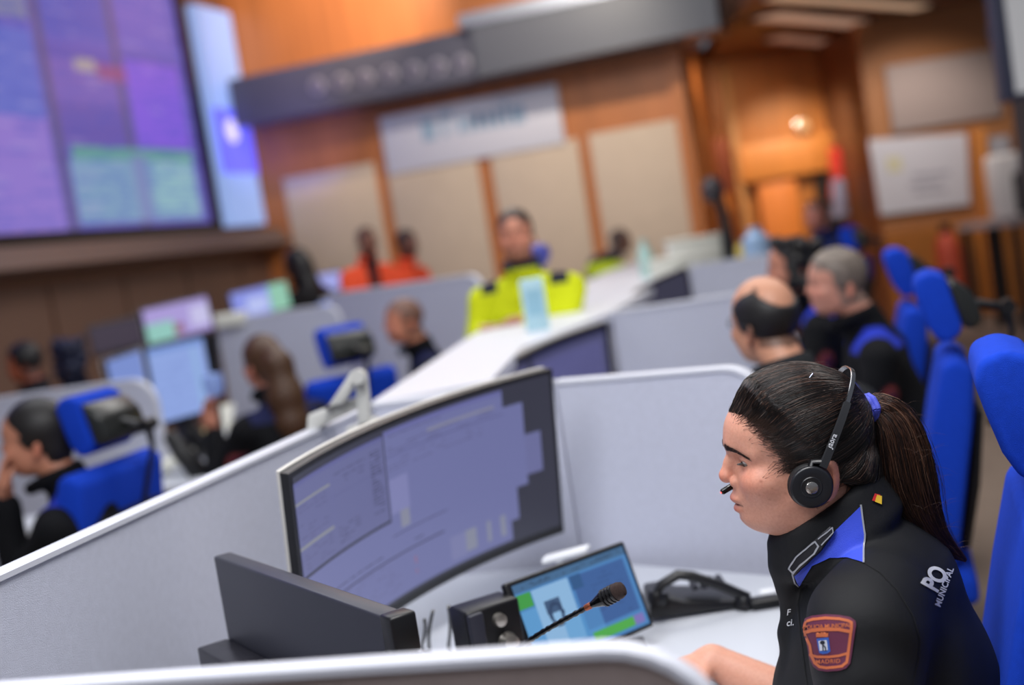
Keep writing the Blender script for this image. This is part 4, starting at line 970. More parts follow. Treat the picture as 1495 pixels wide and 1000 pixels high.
    sl, X, Y, Z = Ft.sl((-2, -2, -2), (2, 2, 2)); Ft.f = np.maximum(Ft.f, (-.62-.0*X-Z+0*Y)).astype(np.float32)
    Ft.f = np.maximum(Ft.f, Z+.062+.32*X+0*Y).astype(np.float32)
    Ft.f += (.003*np.sin(38*Z+9*X)*np.sin(31*X+17*Y)).astype(np.float32)
    P, Fc = Ft.mesh(); raw('jacket', P*f+off, Fc, CLO, t, True, cols=top(P, sh))
    Fl = Field.uni([lo[0], -.32, floor+.06], [hi[0], .32, -.5], .012); limbs(Fl, .006, 'legs'); P, Fc = Fl.mesh()
    raw('trousers', P*f+off, Fc, CLO, t, True, cols=np.tile(C(*legs), (len(P), 1)))
    for s in (-1, 1):
        an = (pel[0]+(.44 if pose == 'sit' else -.02), s*(.13 if pose == 'sit' else .11))
        mb = MB(); pr = [(-.08, 0), (.19, 0), (.20, .03), (.12, .065), (.04, .12), (-.06, .12), (-.085, .05)]
        mb.prism([(an[0]+x, an[1]-.05, z) for x, z in pr], (0, .10, 0)); part('shoe', mb, BLACKP, t, bevel=.015, seg=3)
    # hair
    Fh = Field.uni((-.24, -.14, -.42), (.15, .14, .22), .006)
    def cut(xh):  # keep hair behind the line x = xh(z)
        X = Fh.ax[0][:, None, None]; Z = Fh.ax[2][None, None, :]; Y = Fh.ax[1][None, :, None]
        Fh.f = np.maximum(Fh.f, (X-xh(Z, np.abs(Y)))*.6).astype(np.float32)
    line = lambda Z, Y: np.interp(Z, [-.05, .0, .03, .06, .09, .115, .14], [-.02, -.015, .045, .058, .082, .108, .125])-Y*.25*(Z > .06)
    if hairkind in ('bun', 'pony', 'long', 'curly', 'tied'):
        Fh.ell((.018, 0, .074), (.104, .083, .100), .01); Fh.ell((-.025, 0, .0), (.05, .06, .06), .03); cut(line)
        if hairkind == 'pony': Fh.chain([(-.085, 0, .09), (-.11, 0, .04), (-.125, 0, -.10), (-.14, 0, -.22), (-.15, 0, -.36)], [.035, .058, .075, .07, .03], .03)
        if hairkind == 'long': Fh.ell((-.06, 0, -.04), (.055, .085, .13), .04); Fh.ell((-.10, 0, -.20), (.05, .10, .14), .05)
        if hairkind == 'bun': Fh.ell((-.10, 0, .05), (.045, .045, .045), .015)
        if hairkind == 'curly':
            for i in range(60):
                a = random.uniform(0, 2*PI); z = random.uniform(-.06, .16); r = .085
                if math.cos(a) > .5 and z < .12: continue
                Fh.ell((-.0+r*math.cos(a)*1.05, r*math.sin(a), z), (.026, .026, .026), .008)
    elif hairkind == 'crop':
        Fh.ell((.027, 0, .078), (.102, .080, .092), .01); cut(line)
        sl, X, Y, Z = Fh.sl((-1, -1, -1), (1, 1, 1)); Fh.f = np.maximum(Fh.f, (.02-Z)+0*X+0*Y-np.clip(-X, 0, .06)).astype(np.float32)
    elif hairkind == 'bald':
        Fh.ell((.024, 0, .068), (.100, .080, .088), .01); Fh.ell((-.045, 0, .140), (.062, .056, .060), .01, 's'); cut(lambda Z, Y: np.interp(Z, [-.03, .0, .03, .06, .1, .14], [-.03, -.02, .05, .06, .095, .105]))
        sl, X, Y, Z = Fh.sl((-1, -1, -1), (1, 1, 1)); Fh.f = np.maximum(Fh.f, (-.005-Z)+0*X+0*Y-np.clip(-X, 0, .05)).astype(np.float32)
    if (Fh.f < 0).any():
        P, Fc = Fh.mesh(); n = np.sin(P[:, 2]*210+P[:, 1]*90)*.5+np.sin(P[:, 1]*330+P[:, 0]*60)*.5
        hc = C(*hair)[None]*(1+.35*n[:, None]); raw('hair', P*f+off, Fc, HAIRM, t, True, cols=np.clip(hc, 0, 1))
    for s in (-1, 1):
        e = MB(); e.lathe([(.0001+.0118*math.sin(a), .0118*math.cos(a)) for a in np.linspace(0, PI, 9)], (.1015, s*.0315, .0475), (1, 0, 0), 12)
        e.lathe([(.0052, 0), (.0045, .001), (.0001, .0014)], (.1127, s*.0315, .0467), (1, 0, 0), 10, 1)
        e.v = [tuple(np.array(v)*f+off) for v in e.v]; part('eye', e, [EYEW, IRIS], t, True)
    if extra: extra(t, f, off)
    return t
def police(shoulder=(44, 62, 190), base=(12, 13, 17)):
    def fn(P, sh):
        c = np.tile(C(*base), (len(P), 1)); x, y, z = P.T
        m = (z > -.20) & (z < -.12) & (np.abs(y) > .075) & (np.abs(y) < .165) & (x < .03); c[m] = C(*shoulder)
        m = (np.abs(y) > .10) & (np.abs(z+.21-.9*(-.03-x)*0) < .006) & False
        for s in (-1, 1):
            d = ((z+.345)/.045)**2+((x+.06)/.035)**2; m = (d < 1) & (s*y > .19); c[m] = C(96, 40, 52)
            d = ((z+.345)/.036)**2+((x+.06)/.027)**2; m2 = (d < 1) & (s*y > .19); c[m2] = C(150, 70, 50)
            d = ((z+.345)/.030)**2+((x+.06)/.021)**2; m2 = (d < 1) & (s*y > .19); c[m2] = C(70, 30, 60)
        return c
    return fn
def plain(col, yoke=None, sleeve=None, yz=-.24):
    def fn(P, sh):
        c = np.tile(C(*col), (len(P), 1)); x, y, z = P.T
        if yoke: m = (z > yz) & (np.abs(y) < .21); c[m] = C(*yoke)
        if sleeve: m = (np.abs(y) > .15); c[m] = C(*sleeve)
        return c
    return fn
def glasses(t, f, off):
    mb = MB()
    for s in (-1, 1):
        ring = [(.124, s*.033+.020*math.cos(a), .048+.016*math.sin(a)) for a in np.linspace(0, 2*PI, 17)]
        mb.tube(ring, .0014, 5); mb.tube([(.122, s*.052, .052), (.07, s*.077, .05), (.0, s*.084, .045)], .0014, 5)
    mb.tube([(.125, -.013, .05), (.125, .013, .05)], .0014, 5); mb.v = [tuple(np.array(v)*f+off) for v in mb.v]
    part('glasses', mb, BLACKP, t, True)
def shoulder_light(t, f, off):
    e = MB().lathe([(.001, 0), (.022, .004), (.018, .03), (.001, .034)], (-.07, .10, -.165+off[2]), (-.1, 0, 1), 16)
    part('shoulder_badge', e, M('orange_badge', (236, 120, 60), .4, emit=.35), t, True)
random.seed(11)
def vest(P, sh):
    c = np.tile(C(236, 88, 54), (len(P), 1)); m = (np.abs(P[:, 1]) < .05); c[m] = C(26, 26, 34); return c
person('balding man with black side hair and glasses facing away beyond the tall divider', 1128, 466, 3.3, R_(116), (206, 148, 118), (22, 19, 19), 'bald', police((44, 62, 190), (40, 42, 44)), lean=.5, extra=lambda t, f, o: (glasses(t, f, o), shoulder_light(t, f, o)), wide=1.05)
person('grey-haired man in black uniform seated left-facing in front of a blue chair', 1236, 408, 4.45, R_(172), (208, 146, 124), (120, 108, 98), 'crop', police(), lean=.4, wide=1.1)
person('curly black-haired person just beyond the grey-haired man', 1168, 386, 5.4, R_(165), (190, 128, 104), (18, 15, 15), 'curly', police(), lean=.4)
person('person in navy clothing seated in front of the dark doorway', 1198, 312, 9.6, R_(205), (190, 122, 104), (44, 30, 26), 'short', plain((28, 38, 86)), h=.012, wide=1.15)
HF = lambda s: ((.28, s*.16, -.44), (.6, -s*.5, -.05), (0, 0, -1))
person('dark-haired woman at lower left touching her face with one hand', 66, 636, 3.95, R_(178), (196, 132, 104), (20, 15, 14), 'tied', police(), lean=.5, hands=[HF(-1), ((.135, .06, -.125), (-.05, -.15, .9), (-1, -.3, 0))], handcurl=.5)
person('woman with long brown ponytail and dark uniform seen from behind', 388, 528, 5.5, R_(128), (190, 124, 100), (74, 46, 24), 'pony', police((30, 34, 70)), lean=.3, hands=[HF(-1), ((.20, .20, -.22), (.2, -.05, .9), (-1, -.3, 0))])
person('man with short grey hair in black uniform sitting at the centre', 600, 466, 6.5, R_(188), (200, 128, 98), (70, 62, 58), 'short', police((30, 34, 74)), lean=.2)
def emt(P, sh):
    c = np.tile(C(212, 222, 28), (len(P), 1)); x, y, z = P.T
    m = (z > -.105) | ((np.abs(y) > .12) & (np.abs(y) < .20) & (z > -.195)); c[m] = C(30, 34, 52)
    return c
person('standing person in bright yellow jacket with navy shoulders and clasped hands', 754, 342, 5.75, R_(-97), (196, 130, 104), (62, 48, 42), 'crop', emt, pose='stand', hands=[((.24, -.19, -.34), (.15, .9, .0), (0, 0, -1)), ((.28, .0, -.32), (.1, -.9, .0), (0, 0, -1))], wide=1.12, stubble=.5, jaw=1.05)
person('left one of the two people in orange jackets, dark vest', 533, 352, 10.3, R_(-60), (120, 76, 60), (26, 20, 20), 'short', vest, pose='stand', h=.012)
person('right one of the two people in orange jackets, turned away', 590, 356, 10.9, R_(-40), (110, 70, 58), (30, 24, 24), 'crop', plain((232, 84, 50)), pose='stand', h=.012, wide=1.15, stubble=.6)
person('person in navy and lime bending behind the white ledge', 900, 352, 11.9, R_(10), (110, 76, 60), (24, 22, 34), 'short', plain((170, 190, 40), (28, 30, 50), yz=-.12), h=.012, lean=2.2)
person('dark-clothed person with dark hair at the back left corner', 437, 384, 9.9, R_(150), (60, 40, 34), (16, 13, 13), 'long', plain((20, 18, 20)), h=.012)
person('dark-haired seated person leftmost behind the rounded grey divider', 44, 528, 7.2, R_(170), (160, 84, 56), (18, 14, 14), 'crop', plain((30, 28, 34)), h=.012)
person('person with dark blue cap-like hair right of the leftmost seated person', 102, 522, 8.0, R_(120), (120, 84, 72), (26, 32, 60), 'curly', plain((24, 26, 44)), h=.012)
# ------------------------------------------------------------------ the woman in the headset
YW = R_(176); HO = atY(1200, 700, 1.83)
_c, _s = math.cos(YW), math.sin(YW)
WM = Matrix.Translation(HO) @ Matrix.Rotation(YW, 4, 'Z'); WMI = WM.inverted()
def H(x, y, lat):
    r = ray(x, y); n = V((-_s, _c, 0)); t = (lat-(EYE-HO).dot(n))/r.dot(n); return WMI @ (EYE+r*t)
wt = thing('person', 'woman with dark ponytail and headset in black and blue police uniform, in focus', 'person', (HO.x, HO.y, 0), YW)
ZO = np.array([0, 0, HO.z]); LT = Matrix.Translation((0, 0, HO.z))      # head frame -> root frame
def axis(segs):
    out = []
    for a, b, st in segs: out.append(np.arange(a, b-1e-6, st))
    out.append([segs[-1][1]]); return np.concatenate(out)
flo = -HO.z
xs = axis([(-.36, -.09, .008), (-.09, .156, .0016), (.156, .60, .008)])
ys = axis([(-.50, -.092, .008), (-.092, .092, .0018), (.092, .36, .008)])
zs = axis([(flo, -.085, .009), (-.085, .17, .0016), (.17, .19, .008)])
TR_ = lambda p: rotz((p[0]+.05, p[1], p[2]), R_(-17))            # torso frame to head frame
def T3(x, y, z): q = TR_((x, y, z)); return (q[0]-.05, q[1], q[2])
SHO = [T3(-.055, s*.185, -.165) for s in (-1, 1)]
ELB = [T3(.10, -.26, -.375), (.030, .245, -.42)]
WRI = [(.235, -.20, -.345), (.265, .16, -.355)]
WRI[0] = tuple(H(1040, 965, -.30)); ELB[0] = tuple(H(1190, 1040, -.25))
def wlimbs(F, g, kind):
    a = g
    if kind in ('all', 'top'):
        F.ell(T3(-.065, 0, -.25), (.115+a, .165+a, .15+a), .03, R=Matrix.Rotation(R_(-17), 3, 'Z') @ Matrix.Rotation(R_(24), 3, 'Y'))
        F.ell(T3(-.045, 0, -.34), (.150+a, .155+a, .16+a), .04, R=Matrix.Rotation(R_(-17), 3, 'Z'))
        F.ell(T3(-.10, 0, -.48), (.135+a, .155+a, .16+a), .05)
        F.cap(T3(-.075, -.12, -.145), T3(-.075, .12, -.145), .055+a, k=.045)
        F.cap(T3(-.02, 0, -.08), T3(-.06, 0, -.17), .066+a*.5, .095+a, k=.04)
        for i, s in enumerate((-1, 1)):
            F.cap(SHO[i], ELB[i], .066+a, .054+a, k=.045)
            e, w_ = V(ELB[i]), V(WRI[i])
            if kind == 'all': F.cap(e, w_, .048, .029, k=.02)
            else: F.cap(e, e.lerp(w_, .12), .050+a, .048+a, k=.02)
    if kind in ('all', 'legs'):
        pel = (-.135, 0, -.56); F.ell(pel, (.13+a, .175+a, .12+a), .05)
        for s in (-1, 1):
            hip = (pel[0]+.02, s*.09, pel[2]-.02); kn = (pel[0]+.42, s*.13, pel[2]-.03); an = (pel[0]+.40, s*.13, flo+.09)
            F.cap(hip, kn, .09+a, .062+a, k=.04); F.cap(kn, an, .06+a, .042+a, k=.03)
            if kind == 'all': F.ell((an[0]+.07, an[1], flo+.035), (.12, .042, .034), .02)
F = Field(xs, ys, zs)
head(F, True)
F.ell((.047, 0, .085), (.0805, .066, .052), .015)
F.ell((.060, 0, -.037), (.050, .050, .024), .02); F.ell((.02, 0, -.045), (.06, .056, .04), .02)
F.cap((-.0, 0, -.03), (-.035, 0, -.15), .060, .066, k=.02)
wlimbs(F, -.008, 'all')
hand(F, WRI[0], (.9, .25, -.15), (0, 0, -1), curl=.3, side=1); hand(F, WRI[1], (.9, -.2, -.1), (0, 0, -1), curl=.3, side=-1)
P, Fc = F.mesh(); del F
SKC = C(220, 160, 136)
cols = head_colors(P, SKC)
x, y, z = P.T
for (mx, mz, r, a_) in [(.094, .024, .0022, .6), (.080, .012, .0016, .3), (.086, -.004, .0014, .35), (.07, .02, .0013, .3), (.098, .004, .0014, .3), (.062, .002, .0018, .25), (.075, -.03, .0016, .3)]:
    w_ = a_*np.exp(-((x-mx)**2+(z-mz)**2)/r**2)*(y > 0); cols = cols*(1-w_[:, None])+(SKC*np.array([.45, .25, .2]))*w_[:, None]
# scalp shade under the hairline
hl_z = [-.05, .0, .02, .034, .05, .064, .078, .097, .112, .124, .135]; hl_x = [-.03, -.022, .030, .050, .050, .055, .067, .078, .095, .111, .112]
def hline(z, ya): return np.interp(z, hl_z, hl_x)+np.where(z > .08, (.045-ya)*.30*np.clip((z-.08)/.03, 0, 1), 0)
edge = hline(z, np.abs(y))-x; w_ = .82*np.clip((edge+.002)/.014, 0, 1)**1.4*(z > -.04)*(.86+.14*np.sin(z*900+x*500)*np.sin(y*800+z*300))*(np.abs(y) < .079); cols = cols*(1-w_[:, None])+C(40, 28, 24)*w_[:, None]
body = raw('body', P+ZO, Fc, MA('skin_detailed', .46, sss=.15, bump=.25, bscale=900, mottle=.07), wt, True, cols=cols)
bvb = BVHTree.FromPolygons([V(p) for p in P], [tuple(f) for f in Fc])
# eyes
for s in (-1, 1):
    e = MB(); c0 = V((.1012, s*.0315, .0478)) + V((0, 0, HO.z)); dv = V((.93, 0, -.36)).normalized()
    e.lathe([(.0001+.0119*math.sin(a), -.0119*math.cos(a)) for a in np.linspace(0, PI, 15)], c0, dv, 24)
    e.lathe([(.0056, .0105), (.0054, .0112), (.003, .0122), (.0001, .0126)], c0, dv, 20, 1); part('eye', e, [EYEW, IRIS], wt, True)
# lashes and brows
def hairs(name, roots, mat, cols, seg=4, w=.00035):
    """roots: list of point lists"""
    vs = []; fs = []; cc = []
    for pts, c in zip(roots, cols):
        pts = [V(p) for p in pts]; n0 = len(vs); k = len(pts)
        for i, p in enumerate(pts):
            d = (pts[min(i+1, k-1)]-pts[max(i-1, 0)]).normalized(); a = d.orthogonal().normalized(); b = d.cross(a); ww = w*(1-.8*i/(k-1))
            for j in range(3): q = 2*PI*j/3; vs.append(p+(a*math.cos(q)+b*math.sin(q))*ww+V((0, 0, HO.z))); cc.append(c)
        for i in range(k-1):
            for j in range(3): fs.append((n0+i*3+j, n0+i*3+(j+1) % 3, n0+(i+1)*3+(j+1) % 3, n0+(i+1)*3+j))
    return raw(name, vs, fs, mat, wt, True, cols=np.array(cc))
HM = MA('hair_strands', .33, spec=.5)
rnd = random.Random(3)
for s in (-1, 1):
    R0 = []
    for i in range(700):
        tt = rnd.random(); yy = s*(.009+.042*tt); zc = .0700+.003*math.sin(tt*2.6)-.016*tt**1.3; th = .0052*(1-.6*tt)*(.5 if tt < .05 else 1); zz = zc+rnd.uniform(-th, th)
        if rnd.random() < tt*.65: continue
        hit = bvb.ray_cast(V((.25, yy, zz)), V((-1, 0, 0)))
        if not hit[0]: continue
        p, n = hit[0], hit[1]; d = V((-.35, s*.9, .35-.75*tt)).normalized(); d = (d-n*d.dot(n)*.8).normalized(); l = rnd.uniform(.005, .009)
        R0.append([p, p+d*l*.5+n*.0009, p+d*l+n*.0006])
    hairs('eyebrow', R0, HM, [C(34, 23, 20)*rnd.uniform(.7, 1.8) for _ in R0], w=.00023)
    R0 = []
    for i in range(70):
        tt = i/69*2-1; yy = s*.032+tt*.0135; p = V((.1150-.0055*tt*tt*1.2-.002*abs(tt), yy, .0480-.0015*tt*tt)); l = .0065
        R0.append([p, p+V((.55, tt*.35, -.45))*l*.6, p+V((.95, tt*.5, -.35))*l])
    hairs('eyelashes', R0, HM, [C(14, 10, 10)]*len(R0), w=.0002)

# --- hair shell ---
F = Field.uni((-.115, -.105, -.075), (.135, .105, .19), .0026)
sl, X, Y, Z = F.sl((-1, -1, -1), (1, 1, 1))
def ellf(c, r):
    x, y, z = X-c[0], Y-c[1], Z-c[2]; k0 = np.sqrt((x/r[0])**2+(y/r[1])**2+(z/r[2])**2)+1e-6; k1 = np.sqrt((x/r[0]**2)**2+(y/r[1]**2)**2+(z/r[2]**2)**2)+1e-6; return k0*(k0-1)/k1
sk = np.minimum(ellf((.030, 0, .075), (.098, .0765, .0885)), ellf((-.012, 0, .01), (.060, .062, .065)))
dist = hline(Z, np.abs(Y))-X+0*Y
thick = np.clip((dist-.012)*.42-.0002, -.01, .0105)+.003*np.clip(-X/.08, 0, 1)*np.clip((Z+.02)/.05, 0, 1)+.0007*np.sin(Z*120+X*60+Y*25)*np.clip(dist*20, 0, 1)
F.f = np.maximum(sk-thick, (.012-dist)*.7).astype(np.float32)
F.f = np.maximum(F.f, (-.035-Z)*.8+0*X+0*Y).astype(np.float32)
P, Fc = F.mesh(); nn_ = np.sin(P[:, 2]*420+P[:, 0]*180)*.25
hairob = raw('hair', P+ZO, Fc, MA('hair_strands', ()), wt, True, cols=C(26, 18, 17)[None]*(1+nn_[:, None]))
bvh_h = BVHTree.FromPolygons([V(p) for p in P], [tuple(f) for f in Fc])
TIE = V((-.0755, 0, .092)); HC0 = V((.012, 0, .068))
def surf(d, off, bias=0):
    h_ = bvh_h.ray_cast(HC0+d*.3, -d)
    if not h_[0] or (h_[0]-HC0).dot(d) < .03: return None
    return h_[0]+d*off
def slerp(a, b, t):
    o = math.acos(max(-1, min(1, a.dot(b)))); return (a*math.sin((1-t)*o)+b*math.sin(t*o))/max(math.sin(o), 1e-5)
roots = []; cc = []
dT = (TIE-HC0).normalized()
NS = 11000
for i in range(NS):
    if rnd.random() < .62:
        zz = rnd.choice([rnd.uniform(-.02, .115), rnd.uniform(.03, .125)]); s = 1 if rnd.random() < .7 else -1
        if rnd.random() < .35: ya = rnd.uniform(0, .05)
        else: ya = None
        if ya is None:
            xx = float(np.interp(zz, hl_z, hl_x))+rnd.uniform(-.014, .003); q = 1-((xx-.03)/.098)**2-((zz-.075)/.0885)**2; ya = .0765*math.sqrt(max(q, .0)) if q > 0 else rnd.uniform(0, .02)
        else: zz = .110+rnd.uniform(-.004, .012); xx = .030+.098*math.sqrt(max(0, 1-(ya/.0765)**2-((zz-.075)/.0885)**2))-.001
        p0 = V((xx, s*ya, zz)); d0 = (p0-HC0).normalized()
    else:
        d0 = V((rnd.uniform(-1, 1), rnd.uniform(-1, 1), rnd.uniform(-.45, 1))).normalized(); pp_ = surf(d0, 0)
        if pp_ is None or float(np.interp(pp_.z, hl_z, hl_x))-pp_.x < .01: continue
        p0 = pp_
    pts = []; ok = True; n = 18; off0 = rnd.uniform(.0006, .0030); wv = rnd.uniform(-1, 1)*.05; ph = rnd.uniform(0, 6)
    for j in range(n+1):
        t_ = j/n; d = slerp(d0, dT, t_**.95); side = d.cross(dT); d = (d+side*wv*math.sin(PI*t_)+V((0, 0, .10*math.sin(PI*t_)))*(1 if p0.z > .05 else .0)).normalized()
        q = surf(d, off0*min(1, t_*6+.2)*(1-.3*t_)+.0005)
        if q is not None and (q-HC0).dot(d) < .03: q = None
        hb_ = bvb.ray_cast(HC0+d*.145, -d); Lb = (hb_[0]-HC0).length if hb_[0] else 0
        if not (.05 < Lb < .125) or (Lb and abs(hb_[0].y) > .0785): Lb = 0
        if q is None and not Lb:
            if j < 5: continue
            ok = False; break
        if Lb and (q is None or (q-HC0).length < Lb+.0006): q = HC0+d*(Lb+.0005+off0*min(1, t_*5)*.8)
        if j < 6 and q.x > float(hline(q.z, abs(q.y)))+rnd.uniform(-.002, .005): continue
        pts.append(q)
    if not ok or len(pts) < 4: continue
    pts[-1] = pts[-1].lerp(TIE, .3); roots.append(pts); v_ = rnd.random()
    cc.append(C(24, 18, 17)*(.4+1.1*v_) if v_ < .82 else (C(88, 62, 50)*(.5+.7*rnd.random()) if v_ < .975 else C(112, 98, 90)))  # palest strands paint top-light highlights into the hair colour
hs = hairs('hair_strands', roots, HM, cc, w=.00042); hs.parent = hairob; hs['kind'] = 'stuff'
# short baby hairs at temple and forehead
roots = []; cc = []
for i in range(2600):
    zz = rnd.uniform(.03, .118); xx = float(np.interp(zz, hl_z, hl_x))+abs(rnd.gauss(0, .011))-.005; s = 1 if rnd.random() < .8 else -1
    q = 1-((xx-.03)/.098)**2-((zz-.075)/.0885)**2
    if q <= 0: continue
    p0 = V((xx, s*.075*math.sqrt(q), zz)); hit = bvb.ray_cast(p0+(p0-HC0).normalized()*.03, -(p0-HC0).normalized())
    if not hit[0]: continue
    p, nrm = hit[0], hit[1]; d = (TIE-p).normalized(); d = (d-nrm*d.dot(nrm)+V((0, 0, rnd.uniform(-.3, .3)))).normalized(); l = rnd.uniform(.010, .026)
    roots.append([p, p+d*l*.5+nrm*.0015, p+d*l+nrm*.0012]); cc.append(C(60, 42, 34))
b_ = hairs('baby_hairs', roots, HM, cc, w=.00022); b_.parent = hairob; b_['kind'] = 'stuff'
# --- ponytail ---
spine = [V((-.078, 0, .093)), V((-.094, 0, .092)), V((-.110, 0, .068)), V((-.116, 0, .030)), V((-.119, 0, -.020)), V((-.128, 0, -.065)), V((-.149, 0, -.108)), V((-.186, .0, -.146))]
rad = [.012, .020, .031, .037, .039, .033, .020, .003]
def crv(arr, t):
    f = t*(len(arr)-1); i = min(int(f), len(arr)-2); u = f-i
    p0, p1_, p2_, p3_ = arr[max(i-1, 0)], arr[i], arr[i+1], arr[min(i+2, len(arr)-1)]
    return ((p1_*2)+(p2_-p0)*u+(p0*2-p1_*5+p2_*4-p3_)*u*u+(p1_*3-p0-p2_*3+p3_)*u**3)*.5
mb = MB(); N = 26; mb.tube([crv(spine, i/N) for i in range(N+1)], [max(.003, crv(rad, i/N)*.80) for i in range(N+1)], 20, up=(0, 1, 0))
mb.xf(LT); pt = part('ponytail', mb, M('hair_core', (24, 17, 16), .5), wt, True)
roots = []; cc = []
for i in range(5200):
    a = rnd.uniform(0, 2*PI); r_ = math.sqrt(rnd.uniform(.35, 1.15)); pts = []; k = 15; fly = rnd.random() < .03; t1_ = rnd.uniform(.66, 1.0) if rnd.random() < .7 else rnd.uniform(.95, 1.04)
    ph = rnd.uniform(0, 6); a2 = a+rnd.uniform(-.5, .5)
    for j in range(k+1):
        t_ = j/k*t1_; c0 = crv(spine, t_); tg = (crv(spine, min(t_+.03, 1))-crv(spine, max(t_-.03, 0))).normalized(); lat = V((0, 1, 0)); nb = tg.cross(lat)
        aa = a+(a2-a)*t_; rr = crv(rad, t_)*r_*(1+.06*math.sin(ph+t_*9))*(1+(.35*t_ if fly else 0))+.0002
        pts.append(c0+lat*math.cos(aa)*rr*.85+nb*math.sin(aa)*rr)
    roots.append(pts); v_ = rnd.random(); top_ = max(0, -math.sin(a))
    base = C(40, 26, 22) if v_ < .72 else (C(92, 58, 42) if v_ < .95 else C(128, 92, 72)); cc.append(base*rnd.uniform(.5, 1.2))
s_ = hairs('ponytail_strands', roots, HM, cc, w=.00045); s_.parent = pt; s_['kind'] = 'stuff'
# flyaways
roots = []; cc = []
for i in range(140):
    t_ = rnd.uniform(.05, .95); c0 = crv(spine, t_); a = rnd.uniform(0, 2*PI); r0_ = crv(rad, t_); q = c0+V((-math.cos(a)*r0_*.9, math.sin(a)*r0_*.9, 0)); d = V((-rnd.uniform(.1, 1), rnd.uniform(-.6, .6), rnd.uniform(-1, .5))).normalized()
    roots.append([q, q+d*.012+V((0, 0, .002)), q+d*.026, q+d*.038+V((0, 0, -.006))]); cc.append(C(84, 58, 46))
for i in range(70):
    d = V((rnd.uniform(-.8, .8), rnd.uniform(-.5, .7), rnd.uniform(.3, 1))).normalized(); q = surf(d, .0)
    if q is None: continue
    e = (dT-d*dT.dot(d)).normalized(); roots.append([q, q+d*.004+e*.008, q+d*.006+e*.02, q+d*.003+e*.034]); cc.append(C(70, 48, 40))
s_ = hairs('flyaway_hairs', roots, HM, cc, w=.00016); s_.parent = pt; s_['kind'] = 'stuff'
# scrunchie, clip
mb = MB()
for k in range(3):
    ring = []; axd = V((-.9, 0, .12)).normalized(); u_ = V((0, 1, 0)); v2 = axd.cross(u_); c0 = TIE+axd*(.002+.005*k)+V((0, 0, .0))
    for j in range(33): a = 2*PI*j/32; ring.append(c0+(u_*math.cos(a)+v2*math.sin(a))*(.0175+.0012*math.sin(a*7+k))+axd*.002*math.sin(a*2+k))
    mb.tube(ring, .0042, 8)
mb.xf(LT); part('hair_tie', mb, M('violet_fabric', (82, 92, 206), .7, bump=.5, bscale=700), wt, True)
q = H(1181, 560, .045); hq = surf((q-HC0).normalized(), .0016)
if hq: part('hair_clip', MB().tube([hq+V((.004, 0, -.004)), hq, hq+V((-.006, 0, .006))], .0011, 6).xf(LT), M('clip_metal', (190, 200, 225), .2, 1), wt, True)

# --- jacket ---
F = Field.uni((-.36, -.36, -.56), (.26, .36, -.0), .0048)
wlimbs(F, .010, 'top')
sl, X, Y, Z = F.sl((-1, -1, -1), (1, 1, 1))
# fabric folds at sleeve, armpit, back
fold = .0036*np.sin(52*Z+30*X+6*np.sin(14*Y+9*X))*np.exp(-((X-.02)/.10)**2-((Z+.27)/.12)**2)+.0032*np.sin(60*X-40*Z+4*np.sin(22*Z))*np.exp(-((X+.08)/.06)**2-((Z+.30)/.10)**2)+.0018*np.sin(36*Z-14*X+20*Y)
F.f += fold.astype(np.float32)
F.f = np.maximum(F.f, (Z+.060+.45*X+0*Y)*.9).astype(np.float32)         # shoulder line cut at the neck base
F.cap((0, 0, -.02), (-.04, 0, -.16), .058, .060, .006, 's')
# stand-up collar
ringc = []
for j in range(33):
    a = 2*PI*j/32; cx_, sy_ = math.cos(a), math.sin(a)
    ringc.append((.002+.073*cx_, .068*sy_, -.034-.54*.073*cx_))
for q_, (sc_, dz_, r_) in enumerate([(1.0, 0, .0078), (1.01, -.011, .010), (1.03, -.023, .012), (1.06, -.036, .014), (1.10, -.050, .016)]): F.chain([((p[0])*sc_-.003*q_, p[1]*sc_, p[2]+dz_) for p in ringc], [r_]*33, .010)
F.chain([(.079, .010, -.086), (.076, .015, -.112), (.070, .012, -.15), (.078, .0, -.22), (.085, -.0, -.33)], [.010, .012, .014, .012, .012], .02)   # open collar front
P, Fc = F.mesh(); del F
CLW = M('black_softshell', (13, 14, 18), .66, bump=.4, bscale=1200, spec=.35)
jk = raw('jacket', P+ZO, Fc, CLW, wt, True)
bvj = BVHTree.FromPolygons([V(p) for p in P], [tuple(f) for f in Fc])
# legs + shoes
F = Field.uni((-.36, -.34, flo+.06), (.45, .34, -.42), .012); wlimbs(F, .006, 'legs'); P, Fc = F.mesh(); raw('trousers', P+ZO, Fc, M('trouser_black', (20, 21, 28), .8), wt, True)
for s in (-1, 1):
    pr = [(-.08, 0), (.19, 0), (.20, .03), (.12, .065), (.04, .12), (-.06, .12), (-.085, .05)]
    part('shoe', MB().prism([(.265+x, s*.13-.05, z) for x, z in pr], (0, .10, 0)), BLACKP, wt, bevel=.015, seg=3)

